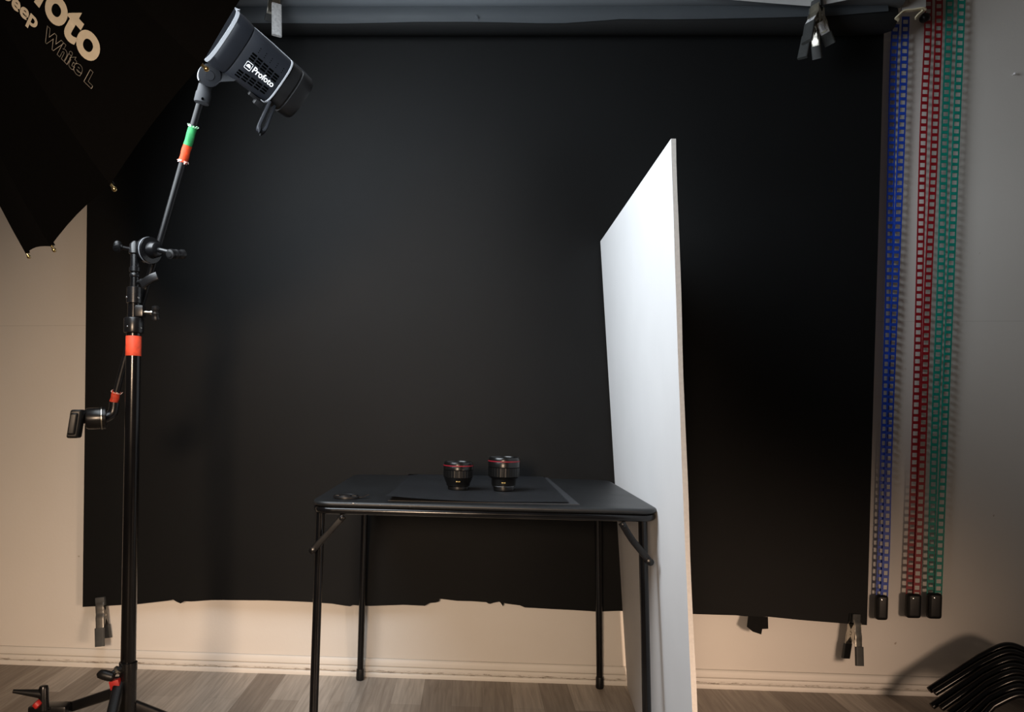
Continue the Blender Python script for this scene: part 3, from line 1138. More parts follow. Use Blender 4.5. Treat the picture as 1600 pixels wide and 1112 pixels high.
foot = ctop + CD * ((ctop.z - 0.0) / -CD.z)
ls = thing('light_stand', 'black heavy studio light stand with an orange-red tape band, standing left of the table', 'light stand', (foot.x, foot.y, 0))


def stand_part(name, rows, material, label=None, seg=32):
    bm = bmesh.new()
    prof = [((py - 540) / ppm, w / 2 / ppm) for py, w in rows]
    lathe(bm, prof, ctop, CD, seg=seg)
    return obj(name, bm, material, ls, label=label)


cb = 540 + (ctop.z - 0.05) / -CD.z * ppm
stand_part('column', [(518, 18), (519, 22.4), (cb, 23.2), (cb + 2, 20)], M['black_tube'])
stand_part('tape_band', [(525, 23.0), (525.5, 23.6), (555.5, 23.8), (556, 23.2)], M['red_tape'], label='orange-red tape band')
stand_part('collar', [(496, 24), (497, 29), (498.5, 30.2), (518, 30.2), (520, 29), (521, 24)], M['black_metal'])
stand_part('middle_riser', [(470, 19), (497, 20)], M['black_tube'])
stand_part('collar', [(448.5, 20), (449.5, 23), (473.5, 23.4), (474.5, 20)], M['black_metal'])
stand_part('upper_riser', [(424, 13), (450, 14)], M['black_tube'])
stand_part('socket_ring', [(427, 13.5), (428, 15), (432.5, 15), (433.5, 13.5)], M['black_metal'])
# clamp block beside the middle riser with its knob
bm = bmesh.new()
box(bm, along(486.5) + CR * 0.008, CR, CW, CD, 0.0165, 0.013, 0.0135, 0.003)
kb = obj('clamp_block', bm, M['black_metal'], ls)


def tknob(name, a, b, parent, r_shaft=0.005, length=0.018, width=0.009, bar=Vector((0, 0, 1)), shaft_mat=None):
    """T-shaped locking knob: shaft a->b, handle bar across at b"""
    a, b = Vector(a), Vector(b)
    d = (b - a).normalized()
    bar = (bar - d * bar.dot(d)).normalized()
    bm = bmesh.new()
    lathe(bm, [(0, r_shaft), ((b - a).length * 0.6, r_shaft), ((b - a).length * 0.65, r_shaft * 1.5), ((b - a).length, r_shaft * 1.6)], a, d, seg=14)
    sh = obj(name + '_shaft', bm, shaft_mat or M['black_metal'], parent)
    bm = bmesh.new()
    pts = [b + bar * (length * s) + d * (0.002 * s * s) for s in (-1, -0.75, -0.3, 0, 0.3, 0.75, 1)]
    wid = [0.55, 0.95, 0.85, 0.95, 0.85, 0.95, 0.55]
    tube(bm, smooth_path(pts, 4), [width * (wid[min(6, int(i / 4 + 0.5))]) for i in range(25)], seg=16)
    obj(name, bm, M['black_plastic'], parent)


tknob('locking_knob', along(487) + CR * 0.018, S(243, 489), ls, shaft_mat=M['steel'], r_shaft=0.0035, bar=Vector((0.35, -0.2, 0.9)), length=0.017, width=0.010)
# small bright screw heads on the collars
for px, py in ((204, 511.5), (199.5, 465), (219, 466), (224.5, 513)):
    p = S(px, py) - CW * 0.020
    cc = along(py)
    off = px - colx(py)
    rr = 15.2 / ppm if py > 490 else 11.8 / ppm
    lat = max(-0.9, min(0.9, off / ppm / rr))
    d = (CR * lat - CW * math.sqrt(1 - lat * lat)).normalized()
    bm = bmesh.new()
    lathe(bm, [(-0.001, 0.0022), (0.001, 0.0022), (0.0016, 0.0012)], cc + d * rr, d, seg=10)
    obj('screw', bm, M['chrome'], ls, label='bright screw head')
# base casting and three legs
stand_part('base_casting', [(1033, 23.5), (1034, 27.5), (1045, 27.5), (1048, 26), (1120, 26), (1124, 23.5)], M['black_metal'])
lt = along(1080)


def stand_leg(start, end, hw_=0.0125):
    bm = bmesh.new()
    d = (end - start).normalized()
    flat_end = Vector((end.x + d.x * 0.02, end.y + d.y * 0.02, end.z))
    tube(bm, smooth_path([start, start.lerp(end, 0.3), start.lerp(end, 0.9), end], 4), 0, seg=20, flat=(hw_ * 1.0, hw_, ZA))
    lg = obj('leg', bm, M['black_plastic'], ls)
    bm = bmesh.new()
    tube(bm, [end - d * 0.035, end - d * 0.005, end + d * 0.004], 0, seg=16, flat=(hw_ * 1.25, hw_ * 1.25, ZA))
    obj('leg_tip', bm, M['black_plastic'], lg)
    return lg


endA = AZ(-60, 1160, 0.018)
la = stand_leg(S(196, 1076), endA)
endB = AZ(92, 1480, 0.018)
stand_leg(S(188, 1062, 0.0), endB)
endC = Vector((foot.x + 0.52, foot.y + 0.22, 0.018))
endC = AZ(452, 1196, 0.018)
stand_leg(S(206, 1100, 0.01), endC)
bm = bmesh.new()
tube(bm, [S(153.5, 1050, -0.035), S(156, 1052, -0.035), S(163, 1054, -0.035), S(170, 1056, -0.035), S(176.5, 1057.5, -0.035), S(178.5, 1058, -0.035)],
     [0.006, 0.0105, 0.0118, 0.0118, 0.0105, 0.006], seg=16)
tube(bm, [S(172, 1055, -0.035), S(186, 1045, -0.02), along(1042)], 0.0065, seg=12)
obj('leg_knob', bm, M['black_plastic'], ls)
bm = bmesh.new()
lathe(bm, [(-0.003, 0.0075), (-0.0025, 0.0100), (0.0025, 0.0100), (0.003, 0.0075)], S(184, 1046.5, -0.022), CR * 0.8 + CU * 0.6, seg=18)
obj('knob_washer', bm, M['steel'], ls)
bm = bmesh.new()
box(bm, S(181, 1068, -0.02), CR + CU * 0.25, CW, CU - CR * 0.25, 0.0115, 0.010, 0.0105, 0.002)
obj('red_sticker', bm, M['deep_red'], ls, label='red sticker')
# sliding leveller clamp with lever on the left leg
bm = bmesh.new()
pA = S(79, 1112, 0.06)
box(bm, pA, CR, CW, CU, 0.046, 0.022, 0.020, 0.006)
lv = obj('leveller_clamp', bm, M['black_metal'], ls)
bm = bmesh.new()
lathe(bm, [(0, 0.012), (0.050, 0.0115), (0.056, 0.0095), (0.058, 0.004)], S(68.5, 1108, 0.03), CU, seg=20)
obj('lever_post', bm, M['black_metal'], lv)
bm = bmesh.new()
a, b = S(68, 1084, 0.03), S(20.5, 1079.5, 0.02)
pts = [a.lerp(b, k / 6) for k in range(7)]
tube(bm, pts, [0.0115, 0.0105, 0.0092, 0.008, 0.0068, 0.0056, 0.0046], seg=14)
obj('lever', bm, M['black_plastic'], lv)
bm = bmesh.new()
lathe(bm, [(0, 0.008), (0.002, 0.011), (0.012, 0.011), (0.014, 0.008)], S(62, 1103, 0.02), CU * 0.7 - CR * 0.7, seg=18)
obj('red_cap', bm, M['deep_red'], lv, label='red cap')

# ------------------------------------------------------------------ grip arm (boom) clamped to the stand top
BD = 1.965
BA, BB = AD(176.3, 634, BD + 0.03), AD(313.5, 158, BD - 0.075)
ba = thing('boom_arm', 'thin black grip arm with green and orange tape carrying the flash head', 'boom arm', AD(240, 392, BD))
bm = bmesh.new()
rod = smooth_path([BA, AD(200, 545, BD + 0.02), AD(245.5, 392, BD - 0.01), AD(286, 252, BD - 0.045), BB], 6)
tube(bm, rod, 0.0082, seg=18)
obj('rod', bm, M['arm_tube'], ba)


def rag_band(name, pa, pb, r, material, fray_mat=None, end_a=False, end_b=False, label=None):
    pa, pb = Vector(pa), Vector(pb)
    d = (pb - pa)
    L = d.length
    a_, u_, v_ = frame_from(d)
    bm = bmesh.new()
    seg = 26
    rows = []
    for i in range(9):
        h = L * i / 8
        ring = []
        for k in range(seg):
            t = 2 * PI * k / seg
            rr = r * (1 + 0.05 * math.sin(3 * t + i))
            hh = h
            if i == 0 and end_a:
                hh -= 0.004 * random.random()
            if i == 8 and end_b:
                hh += 0.004 * random.random()
            ring.append(bm.verts.new(pa + a_ * hh + (u_ * math.cos(t) + v_ * math.sin(t)) * rr))
        rows.append(ring)
    for A, B in zip(rows, rows[1:]):
        for k in range(seg):
            bm.faces.new((A[k], A[(k + 1) % seg], B[(k + 1) % seg], B[k]))
    bmesh.ops.solidify(bm, geom=list(bm.faces), thickness=0.0006)
    tp_ = obj(name, bm, material, ba, label=label)
    if fray_mat:
        bm = bmesh.new()
        e = pb if end_b else pa
        dirn = a_ if end_b else -a_
        for k in range(11):
            t = 2 * PI * k / 11 + random.random() * 0.5
            q = e + (u_ * math.cos(t) + v_ * math.sin(t)) * r * 1.0
            out = (u_ * math.cos(t + 0.2) + v_ * math.sin(t + 0.2))
            tip = q + dirn * (0.0005 + 0.0055 * random.random() ** 2) + out * (0.0015 + 0.004 * random.random())
            side = d.normalized().cross(out) * 0.0026
            prism(bm, [q - side - dirn * 0.002, q + side - dirn * 0.002, tip + side * 0.5, tip - side * 0.4], out * 0.0008)
        obj('frayed_edge', bm, fray_mat, tp_, smooth=False)


def rod_at(py):
    for a, b in zip(rod, rod[1:]):
        ya = PY0 - FPX * (a - CAM).dot(CU) / (a - CAM).dot(CW)
        yb_ = PY0 - FPX * (b - CAM).dot(CU) / (b - CAM).dot(CW)
        if yb_ <= py <= ya:
            return a.lerp(b, (ya - py) / (ya - yb_))
    return rod[-1]


rag_band('green_tape', rod_at(227), rod_at(198), 0.0100, M['green_tape'], M['tape_fray_green'], end_b=True, label='bright green tape')
rag_band('orange_tape', rod_at(252), rod_at(227.3), 0.0104, M['orange_tape'], M['tape_fray'], end_a=True, label='bright orange tape')
rag_band('red_tape', rod_at(628), rod_at(613), 0.0100, M['red_tape'], M['tape_fray'], end_b=True, label='red tape')

# grip head joining stud and arm: sleeve on the stud, two discs, T knobs
gh = obj('stud_sleeve', (lambda b: (lathe(b, [((377 - 540) / ppm, 4 / ppm), ((379 - 540) / ppm, 6 / ppm), ((382 - 540) / ppm, 8.5 / ppm), ((396 - 540) / ppm, 9.5 / ppm),
         ((398 - 540) / ppm, 6.8 / ppm), ((417 - 540) / ppm, 6.8 / ppm), ((418 - 540) / ppm, 8.4 / ppm), ((424 - 540) / ppm, 8.4 / ppm), ((426 - 540) / ppm, 6.5 / ppm)], ctop, CD, seg=28), b)[1])(bmesh.new()), M['black_metal'], ba)
gax = (CR * 0.82 - CW * 0.50 - CU * 0.05).normalized()
gc = AD(233, 391, BD - 0.035)
bm = bmesh.new()
lathe(bm, [(-0.030, 0.010), (-0.010, 0.011), (-0.0095, 0.029), (-0.008, 0.0305), (-0.001, 0.0305), (0.0, 0.029)], gc, gax, seg=36)
tube(bm, [S(212, 388), gc - gax * 0.02], 0.010, seg=16)
obj('grip_disc', bm, M['black_metal'], ba)
bm = bmesh.new()
lathe(bm, [(0.0, 0.0290), (0.0002, 0.0312), (0.0022, 0.0312), (0.0024, 0.029)], gc, gax, seg=36)
obj('friction_washer', bm, M['head_grey'], ba, label='pale washer ring')
bm = bmesh.new()
lathe(bm, [(0.0026, 0.028), (0.003, 0.0305), (0.009, 0.0305), (0.011, 0.020), (0.030, 0.017), (0.034, 0.012)], gc, gax, seg=36)
obj('grip_disc', bm, M['black_metal'], ba)
tknob('locking_knob', gc + gax * 0.030, AD(276, 397, BD - 0.08), ba, r_shaft=0.006, bar=(CR - CU * 0.15), length=0.024, width=0.0115)
tknob('locking_knob', S(203, 389), S(184, 385, -0.01), ba, r_shaft=0.0045, bar=(CR * 0.8 + CW * 0.5), length=0.014, width=0.0095)
# wing lever under the sleeve
bm = bmesh.new()
lathe(bm, [(0, 0.005), (0.018, 0.005), (0.019, 0.008), (0.024, 0.008)], S(212, 441), CR * 0.9 - CW * 0.4, seg=14)
tube(bm, [S(222, 445, -0.02), S(228, 440, -0.025), S(238, 434, -0.03), S(246, 431, -0.03)], 0, seg=16, flat=(0.010, 0.0045, CU))
obj('wing_lever', bm, M['black_metal'], ba)
# elbow and small grip head at the lower end of the arm
e0, e1_, e2_ = AD(179, 628, BD + 0.03), AD(176, 645, BD + 0.03), AD(163, 653, BD + 0.02)
bm = bmesh.new()
tube(bm, smooth_path([e0, e1_, e2_, AD(152, 654, BD + 0.01)], 5), [0.0120] * 16, seg=18)
obj('elbow', bm, M['black_metal'], ba)
hx = (-CR * 0.94 - CW * 0.33 - CU * 0.03).normalized()
hc = AD(166, 653, BD + 0.01)
bm = bmesh.new()
lathe(bm, [(0.000, 0.020), (0.001, 0.0265), (0.008, 0.0270), (0.009, 0.0240), (0.011, 0.0240), (0.012, 0.0265), (0.040, 0.0255), (0.045, 0.023), (0.047, 0.012), (0.060, 0.011)], hc, hx, seg=36)
obj('grip_head', bm, M['black_metal'], ba)
bm = bmesh.new()
lathe(bm, [(0.0085, 0.024), (0.0088, 0.0272), (0.0108, 0.0272), (0.0111, 0.024)], hc, hx, seg=36)
obj('friction_washer', bm, M['steel'], ba, label='pale washer ring')
bm = bmesh.new()
box(bm, S(119, 662, 0.0), CR * 0.97 + CW * 0.2, CW, CU + CR * 0.16, 0.0130, 0.013, 0.034, 0.006, 3)
box(bm, S(117, 662, -0.004), CR * 0.97 + CW * 0.2, CW, CU + CR * 0.16, 0.0085, 0.0145, 0.026, 0.005, 3)
obj('locking_knob', bm, M['black_plastic'], ba)

# ------------------------------------------------------------------ flash head
HD = 1.88
H0 = AD(395, 92, HD)
HX = Vector((0.688, 0.588, -0.426)).normalized()
view = (H0 - CAM).normalized()
HY = -(view - HX * view.dot(HX)).normalized()
HZ = HY.cross(HX).normalized()
if HZ.z < 0:
    HZ = -HZ
st, sq = 1 / 709.0, 1 / 681.0
fh = thing('flash_head', 'dark studio flash head with white lettering on the tip of the boom arm', 'flash', H0)


def hp(t, q, y=0.0):
    return H0 + HX * (t * st) + HZ * (q * sq) + HY * y


def hloft(rows, e=0.72, seg=56, cq=-3.0, cap=True, squash=0.92):
    """rows: (t px, radius px) -> superellipse sections along the head's axis"""
    bm = bmesh.new()
    rings = []
    for row in rows:
        t, rad = row[0], row[1]
        c0 = row[2] if len(row) > 2 else cq
        ring = []
        for k in range(seg):
            a = 2 * PI * k / seg
            c, s = math.cos(a), math.sin(a)
            z = math.copysign(abs(c) ** e, c) * rad * sq
            y = math.copysign(abs(s) ** e, s) * rad * sq * squash
            ring.append(bm.verts.new(H0 + HX * (t * st) + HZ * (c0 * sq + z) + HY * y))
        rings.append(ring)
    for A, B in zip(rings, rings[1:]):
        for k in range(seg):
            bm.faces.new((A[k], A[(k + 1) % seg], B[(k + 1) % seg], B[k]))
    if cap:
        bm.faces.new(list(reversed(rings[0])))
        bm.faces.new(rings[-1])
    return bm


obj('front_hood', hloft([(-84, 36), (-84, 40), (-82, 42), (-70, 43), (-62.8, 43.4)]), M['head_plastic'], fh)
obj('trim_ring', hloft([(-62.8, 42.6), (-62.5, 44.2), (-57.0, 44.6), (-56.7, 43.6)]), M['head_grey'], fh, label='light grey trim ring')
obj('shell', hloft([(-56.7, 43.6), (-56, 44.2), (-48, 44.5), (-36, 43.5), (-29, 42.2), (-28, 40.8), (-26.5, 40.6)]), M['head_plastic'], fh)
body_bm = hloft([(-26.5, 40.8), (-25.5, 41.2), (0, 40.2), (48, 38.2)], e=0.66)
bmesh.ops.recalc_face_normals(body_bm, faces=body_bm.faces)
body_bm.normal_update()
body_bvh = BVHTree.FromBMesh(body_bm)
obj('body', body_bm, M['head_plastic'], fh)
obj('trim_ring', hloft([(48, 38.0), (48.3, 39.4), (50.6, 39.4), (51, 38.0)], e=0.66), M['head_grey'], fh, label='light grey trim ring')
obj('rear_cap', hloft([(51, 38.4), (62, 38), (70, 37.5), (71, 36), (73, 36), (74, 37.8), (92, 36.5), (97, 34), (98, 30)], e=0.75), M['black_plastic'], fh)
# twin rails along the top
for dy in (0.006, -0.010):
    bm = bmesh.new()
    tube(bm, [hp(-24, 38.2, dy), hp(12, 37.6, dy), hp(48, 36.0, dy)], 0.0011, seg=8)
    obj('rail', bm, M['head_grey'], fh, label='light grey rail')
bm = bmesh.new()
tube(bm, [hp(51, 36.0, 0), hp(72, 35.5, 0), hp(96, 33.0, 0)], 0.0014, seg=8)
obj('rail', bm, M['grey_plastic'], fh)
# latch on the upper front rim
bm = bmesh.new()
tube(bm, [hp(-71, 38), hp(-64, 41.5), hp(-56, 42.5)], 0.0022, seg=8)
tube(bm, [hp(-66, 36, 0.02), hp(-58, 44, 0.01)], 0.0018, seg=8)
obj('latch', bm, M['head_grey'], fh, label='light grey latch')


def on_body(t, q):
    o_ = hp(t, q, 0.3)
    hit = body_bvh.ray_cast(o_, -HY)
    if hit[0] is None:
        return hp(t, q, 0.055), HY
    return hit[0], (hit[1] if hit[1].dot(HY) > 0 else -hit[1])


# vent slots in two rows of blocks
bm = bmesh.new()
for row, (q0, t0_, nt) in enumerate(((1.5, -9.0, 5), (-29.0, -11.5, 5))):
    for k in range(nt):
        tc_ = t0_ + 11.3 * k
        for j in range(3):
            qq = q0 + (j - 1) * 4.3
            if row == 1:
                qq = q0 - (j - 1) * 4.3
            p, nrm = on_body(tc_, qq + (-0.06 if row == 0 else 0.10) * tc_)
            box(bm, p - nrm * 0.0004, HX, nrm, HX.cross(nrm), 4.4 * st, 0.0007, 1.5 * sq)
obj('vent_slots', bm, M['slot'], fh, smooth=False)
bm = bmesh.new()
for k in range(6):
    for j in range(3):
        p, nrm = on_body(-6 + 11.5 * k, 19.5 - 0.3 * k - j * 3.4)
        lathe(bm, [(-0.001, 0.0012), (0.0004, 0.0010)], p, nrm, seg=8)
obj('vent_holes', bm, M['slot'], fh, smooth=False)


def place_text(bm, conv):
    for v_ in bm.verts:
        v_.co = conv(v_.co.x, v_.co.y)


# lettering "Profoto" and its dome mark
tx = text_bm('Profoto', weight=0.022)
bx0, bx1, by0, by1 = bounds(tx)
T0, T1 = 1.5, 41.0
sc_ = (T1 - T0) / (bx1 - bx0)


def conv_body(x, y):
    t = T0 + (x - bx0) * sc_
    q = -15.6 + y * sc_ * 1.0
    p, nrm = on_body(t, q)
    return p + nrm * 0.0007


place_text(tx, conv_body)
obj('lettering', tx, M['white_print'], fh, smooth=False, label='white maker name lettering')
bm = bmesh.new()


def ribbon(bm, pts2, w_):
    for (a, b) in zip(pts2, pts2[1:] + pts2[:1]):
        da = Vector((b[0] - a[0], b[1] - a[1], 0)).normalized()
        nn = Vector((-da.y, da.x, 0)) * w_ / 2
        q = [(a[0] + nn.x, a[1] + nn.y), (a[0] - nn.x, a[1] - nn.y), (b[0] - nn.x, b[1] - nn.y), (b[0] + nn.x, b[1] + nn.y)]
        vs = []
        for (t, qq) in q:
            p, nrm = on_body(t, qq)
            vs.append(bm.verts.new(p + nrm * 0.0007))
        bm.faces.new(vs)


lc = (-7.0, -12.2)
sqr = []
for cx, cy, a0 in ((4.2, 4.2, 0), (-4.2, 4.2, 90), (-4.2, -4.2, 180), (4.2, -4.2, 270)):
    for k in range(4):
        a = math.radians(a0 + 30 * k)
        sqr.append((lc[0] + cx + 1.2 * math.cos(a), lc[1] + cy + 1.2 * math.sin(a)))
ribbon(bm, sqr, 0.8)
dome = [(lc[0] + 3.8 * math.cos(a), lc[1] - 2.0 + 4.8 * math.sin(a)) for a in [PI * k / 12 for k in range(13)]]
vs = []
for t, q in dome:
    p, nrm = on_body(t, q)
    vs.append(bm.verts.new(p + nrm * 0.0007))
bm.faces.new(vs)
obj('dome_emblem', bm, M['white_print'], fh, smooth=False, label='small white framed dome emblem')
# two tiny bright marks on the front hood
bm = bmesh.new()
for q in (-13, -7.5):
    lathe(bm, [(0, 0.0016), (0.0008, 0.0012)], hp(-77.5, q, 0.0573), HY, seg=8)
obj('indicator_marks', bm, M['white_print'], fh, smooth=False)
# carrying loop under the rear
bm = bmesh.new()
loop = smooth_path([AD(421, 160, HD + 0.02), AD(413, 178, HD + 0.015), AD(404.5, 197, HD + 0.01), AD(405, 203.5, HD + 0.01), AD(410.5, 206, HD + 0.015), AD(415, 200, HD + 0.02), AD(421, 184, HD + 0.03), AD(428, 168, HD + 0.04)], 5)
tube(bm, loop, 0, seg=16, flat=(0.0042, 0.010, view.cross(loop[10] - loop[0])))
obj('carrying_handle', bm, M['head_plastic'], fh)
bm = bmesh.new()
box(bm, AD(403, 161, HD + 0.02), HX, HY, HZ, 0.010, 0.012, 0.006, 0.002)
box(bm, AD(396, 150, HD + 0.02), HX, HY, HZ, 0.012, 0.010, 0.004, 0.001)
obj('latch', bm, M['black_plastic'], fh)
# tilting stand adapter: round joint, arm and receiver
jc = AD(328, 118, HD - 0.03)
bm = bmesh.new()
lathe(bm, [(-0.045, 0.020), (-0.043, 0.0245), (-0.006, 0.0255), (-0.001, 0.024), (0.001, 0.012)], jc, -view, seg=36)
prism(bm, [AD(330, 96, HD + 0.012), AD(352, 112, HD + 0.012), AD(372, 122.5, HD + 0.012), AD(366, 126, HD + 0.012), AD(346, 127, HD + 0.012), AD(332, 134, HD + 0.012)], -view * 0.036)
kn = obj('tilt_joint', bm, M['joint'], fh)
bm = bmesh.new()
lathe(bm, [(0.0012, 0.0105), (0.0030, 0.010), (0.0032, 0.002)], jc, -view, seg=28)
obj('pivot_cap', bm, M['joint'], kn)
bm = bmesh.new()
arc = []
for k in range(15):
    a = math.radians(118 + 100 * k / 14)
    arc.append(jc + (CR * math.cos(a) + CU * math.sin(a)) * 0.0262 - view * -0.016)
tube(bm, arc, 0, seg=12, flat=(0.016, 0.0022, view))
obj('edge_trim', bm, M['head_grey'], kn, label='light grey edge trim')
rd = (AD(313, 165, HD - 0.0) - AD(321, 130, HD)).normalized()
bm = bmesh.new()
lathe(bm, [(0, 0.012), (0.003, 0.0155), (0.018, 0.0160), (0.022, 0.0175), (0.040, 0.0178), (0.044, 0.0165), (0.045, 0.009)], AD(321.5, 132, HD), rd, seg=30)
rcv = obj('stand_receiver', bm, M['grey_plastic'], fh, label='dark grey receiver socket')
bm = bmesh.new()
lathe(bm, [(0, 0.003), (0.002, 0.003), (0.0024, 0.001)], AD(316.5, 154, HD - 0.0175), -view, seg=12)
obj('set_screw', bm, M['slot'], rcv)

# ------------------------------------------------------------------ umbrella
UC = Vector((-0.597, -1.210, 1.833))
UN = Vector((0.688, 0.588, -0.426)).normalized()
UR, UH, NRIB = 0.65, 0.46, 16
ue1 = -(CW - UN * CW.dot(UN)).normalized()
# rim phase so that one tip lands at the lower left corner
ue2 = UN.cross(ue1)


def find_phase():
    best = None
    for k in range(400):
        ph = 2 * PI / NRIB * k / 400
        e = 0
        for tx_, ty_ in ((42, 395), (81, 384), (174, 289)):
            dmin = 1e9
            for j in range(NRIB):
                p = UC + (ue1 * math.cos(ph + 2 * PI * j / NRIB) + ue2 * math.sin(ph + 2 * PI * j / NRIB)) * UR
                d = p - CAM
                z = d.dot(CW)
                x, y = PX0 + FPX * d.dot(CR) / z, PY0 - FPX * d.dot(CU) / z
                dmin = min(dmin, (x - tx_) ** 2 + (y - ty_) ** 2)
            e += dmin
        if best is None or e < best[0]:
            best = (e, ph)
    return best[1]


UPH = find_phase()


def ump(s, ang, off=0.0):
    """point on the canopy: s = 0 apex .. 1 rim"""
    r = UR * s
    h = -UH * (1 - s ** 2.1)
    return UC + UN * (h - off * 0.6) + (ue1 * math.cos(ang) + ue2 * math.sin(ang)) * (r + off * 0.6)


um = thing('photo_umbrella', 'large black photographic umbrella with white interior at the upper left', 'umbrella', UC - UN * UH)


def canopy(off, smax=1.0):
    bm = bmesh.new()
    NS, SUB = 22, 6
    rings = []
    for i in range(1, NS + 1):
        s = smax * i / NS
        ring = []
        for j in range(NRIB):
            a0, a1 = UPH + 2 * PI * j / NRIB, UPH + 2 * PI * (j + 1) / NRIB
            p0, p1 = ump(s, a0, off), ump(s, a1, off)
            for k in range(SUB):
                t = k / SUB
                p = p0.lerp(p1, t)          # cloth stretched flat between ribs
                sag = math.sin(PI * t)
                ctr_ = UC + UN * (p - UC).dot(UN)
                p = p - (p - ctr_) * (0.006 * sag)
                if i == NS:
                    p = p - UN * (0.004 * sag)
                ring.append(bm.verts.new(p))
        rings.append(ring)
    apex = bm.verts.new(ump(0.0, 0, 0) - UN * off * 0.6)
    n = len(rings[0])
    for k in range(n):
        bm.faces.new((apex, rings[0][k], rings[0][(k + 1) % n]))
    for A, B in zip(rings, rings[1:]):
        for k in range(n):
            bm.faces.new((A[k], B[k], B[(k + 1) % n], A[(k + 1) % n]))
    return bm


cbm = canopy(0.003)
can_bvh = BVHTree.FromBMesh(cbm)
obj('canopy', cbm, M['umbrella'], um, angle=8, label='black outer cloth')
obj('lining', canopy(0.0, 0.982), M['umbrella_in'], um, angle=8, label='white reflective lining')
for j in range(NRIB):
    a = UPH + 2 * PI * j / NRIB
    bm = bmesh.new()
    tube(bm, [ump(0.03 + 0.97 * k / 12, a, -0.005) for k in range(13)], 0.0022, seg=8)
    rb = obj('rib', bm, M['black_metal'], um)
    bm = bmesh.new()
    tip = ump(1.0, a, 0.0)
    dirn = (tip - ump(0.97, a, 0.0)).normalized()
    lathe(bm, [(-0.006, 0.0022), (0.004, 0.0024), (0.0055, 0.0036), (0.0085, 0.0040), (0.011, 0.0026), (0.012, 0.0008)], tip, dirn, seg=12)
    obj('rib_tip', bm, M['brass'], rb, label='small metal tip')
bm = bmesh.new()
tube(bm, [UC - UN * (UH + 0.05), UC - UN * 0.2, UC + UN * 0.055], 0.004, seg=12)
obj('shaft', bm, M['steel'], um)
bm = bmesh.new()
lathe(bm, [(0, 0.005), (0.004, 0.010), (0.018, 0.012), (0.024, 0.016)], UC - UN * (UH + 0.03), UN, seg=18)
obj('ferrule', bm, M['black_plastic'], um)


def hit_canopy(px, py):
    h = can_bvh.ray_cast(CAM, ray(px, py).normalized())
    return h[0], h[1]


def decal(bm, ref_bounds, a_px, b_px, up_px, y_ref, name, material, label):
    """map text so that x bounds run from a_px to b_px along the baseline and y_ref reaches up_px; projected onto the cloth"""
    A, _ = hit_canopy(*a_px)
    B, _ = hit_canopy(*b_px)
    Cc, nr = hit_canopy(*up_px)
    x0, x1 = ref_bounds
    eu = (B - A) / (x1 - x0)
    d = Cc - A
    nrm = (B - A).cross(Cc - A).normalized()
    if nrm.dot(CAM - A) < 0:
        nrm = -nrm
    ux = eu.normalized()
    tu = d.dot(ux) / eu.length
    ev = (d - eu * tu) / y_ref
    for v_ in bm.verts:
        p = A + eu * (v_.co.x - x0) + ev * v_.co.y
        zoff = v_.co.z
        h = can_bvh.ray_cast(p + nrm * 0.3, -nrm)
        q = h[0] if h[0] is not None else p
        v_.co = q + nrm * (0.0020 + abs(zoff) * 0.004)
    return obj(name, bm, material, um, smooth=False, label=label)


# big lettering: right-hand letters of the maker name run along a panel towards the rim
tx = text_bm('Profoto', weight=0.035, res=6)
b_all = bounds(tx)
t3 = text_bm('oto', weight=0.035)
b3 = bounds(t3)
t3.free()
w3 = b3[1] - b3[0]
bmesh.ops.triangulate(tx, faces=tx.faces)
bmesh.ops.subdivide_edges(tx, edges=[e for e in tx.edges if e.calc_length() > 0.12], cuts=1)
# baseline: lower-left side of "oto"
decal(tx, (b_all[1] - w3, b_all[1]), (67, 14), (147, 102), (93, -10), 0.52, 'lettering', M['print'], 'large beige maker name lettering')
ty = text_bm('Deep', weight=0.03)
bD = bounds(ty)
tq = text_bm('eep', weight=0.03)
bq = bounds(tq)
tq.free()
bmesh.ops.triangulate(ty, faces=ty.faces)
decal(ty, (bD[1] - (bq[1] - bq[0]), bD[1]), (18, 8), (57, 46), (28, -3), 0.54, 'lettering', M['print'], 'beige word lettering')
ty = text_bm('White L', weight=0.045, outline=0.013, res=3)
bW = bounds(ty)
decal(ty, (bW[0], bW[1]), (66, 58), (145, 138), (73, 39), 0.70, 'lettering', M['print_line'], 'thin grey outline lettering')

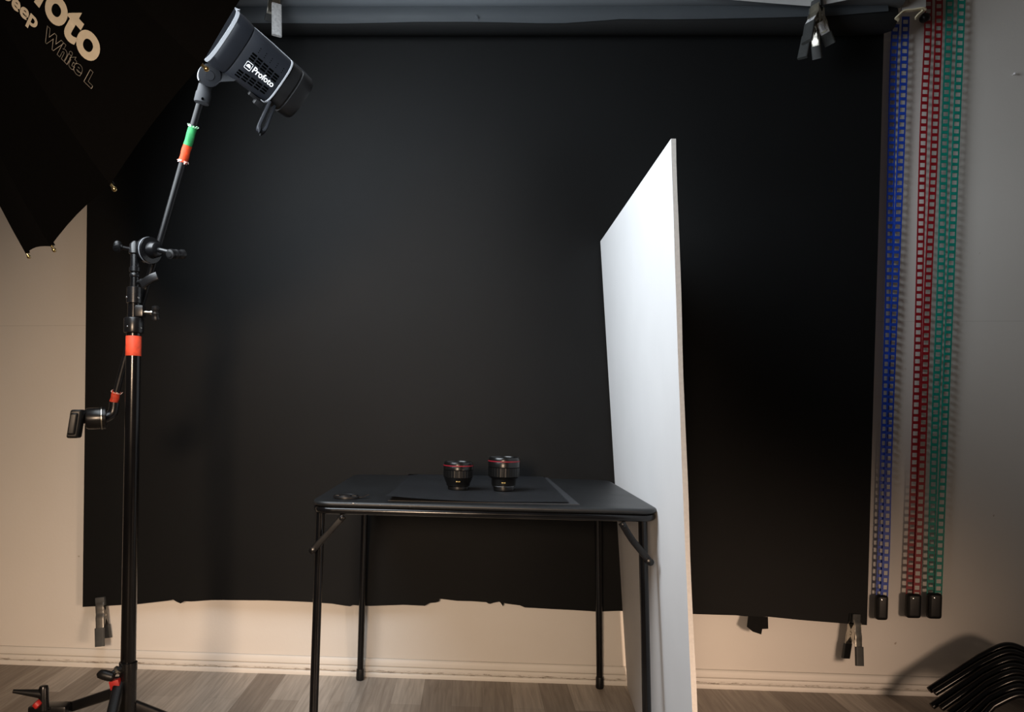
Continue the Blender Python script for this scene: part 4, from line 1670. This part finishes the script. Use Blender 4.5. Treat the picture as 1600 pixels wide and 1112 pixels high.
# ------------------------------------------------------------------ bent tubes at the lower right
tubes = [
    ((1452, 1078), (1570, 1008.5), -0.150, 'topmost bent black tube of the stack by the right edge'),
    ((1460, 1082), (1572, 1019), -0.176, 'second bent black tube from the top of the stack by the right edge'),
    ((1456, 1103), (1576, 1030), -0.205, 'third bent black tube from the top of the stack by the right edge'),
    ((1470, 1106), (1578, 1041), -0.232, 'fourth bent black tube from the top of the stack by the right edge'),
    ((1484, 1114), (1581, 1051), -0.258, 'fifth bent black tube from the top of the stack by the right edge'),
    ((1492, 1121), (1584, 1062), -0.285, 'sixth bent black tube from the top of the stack by the right edge'),
    ((1508, 1127), (1586, 1074), -0.312, 'second lowest bent black tube of the stack by the right edge'),
    ((1522, 1134), (1589, 1085), -0.340, 'lowest bent black tube of the stack by the right edge'),
]
for k, (s_, t_, y_, lab) in enumerate(tubes):
    s0 = AY(*s_, y_)
    if s0.z < 0.013:
        s0.z = 0.013
    p1 = AY(t_[0] - 38, t_[1] + 17, y_)
    p2 = AY(t_[0], t_[1], y_)
    p3 = AY(t_[0] + 30, t_[1] + 7, y_)
    p4 = AY(t_[0] + 72, t_[1] + 32, y_)
    p5 = AY(t_[0] + 130, t_[1] + 72, y_)
    end = p5 + (p5 - p4) * ((p5.z - 0.012) / max(1e-3, (p4.z - p5.z)))
    bm = bmesh.new()
    path = [s0, s0.lerp(p1, 0.5)] + smooth_path([p1, p2, p3, p4, p5], 8) + [end]
    tube(bm, path, 0.0112, seg=18)
    o = obj('bent_tube', bm, M['black_tube'], origin=(end.x, end.y, 0.0))
    tag(o, lab, 'tube', 'bent black tubes stacked at the right edge')

# ------------------------------------------------------------------ light
def area(name, loc, target, size, power, color, shape='DISK', size_y=None, spread=180):
    ld = bpy.data.lights.new(name, 'AREA')
    ld.shape = shape
    ld.size = size
    if size_y:
        ld.size_y = size_y
    ld.energy = power
    ld.color = color
    ld.spread = math.radians(spread)
    o = bpy.data.objects.new(name, ld)
    col.objects.link(o)
    o.location = loc
    o.rotation_euler = (Vector(target) - Vector(loc)).to_track_quat('-Z', 'Y').to_euler()
    return o


LIGHTS = {'K': 1, 'R': 1, 'C': 1, 'W': 1}


def spot(name, loc, target, power, color, cone, soft, vscale=1.0):
    ld = bpy.data.lights.new(name, 'SPOT')
    ld.energy = power
    ld.color = color
    ld.spot_size = math.radians(cone)
    ld.spot_blend = 1.0
    ld.shadow_soft_size = soft
    o = bpy.data.objects.new(name, ld)
    col.objects.link(o)
    o.location = loc
    o.rotation_euler = (Vector(target) - Vector(loc)).to_track_quat('-Z', 'Y').to_euler()
    o.scale = (1, vscale, 1)
    return o


if LIGHTS['K']:
    area('umbrella_flash', UC - UN * 0.06, UC + UN, 1.12, 24.5, (0.87, 0.94, 1.0), spread=138)
    spot('flash_tube', hp(-90, -3), hp(-90, -3) - HX, 5, (0.87, 0.94, 1.0), 92, 0.03)
if LIGHTS['R']:
    spot('side_lamp', (2.35, -3.2, 0.55), (0.06, 0, 0.02), 320, (1.0, 0.695, 0.49), 58, 0.34, 0.42)
if LIGHTS['C']:
    spot('front_lamp', (-0.5, -4.3, 1.25), (-0.66, 0, 0.36), 390, (1.0, 0.725, 0.505), 50, 0.22, 1.0)
world = bpy.data.worlds.new('studio_world')
scene.world = world
world.use_nodes = True
bg = world.node_tree.nodes['Background']
bg.inputs['Color'].default_value = (1.0, 0.84, 0.72, 1)
bg.inputs['Strength'].default_value = 0.045 * LIGHTS['W']

scene.view_settings.view_transform = 'Standard'
scene.view_settings.look = 'None'
scene.view_settings.exposure = 0.0
scene.view_settings.gamma = 1.0
scene.view_settings.use_curve_mapping = False
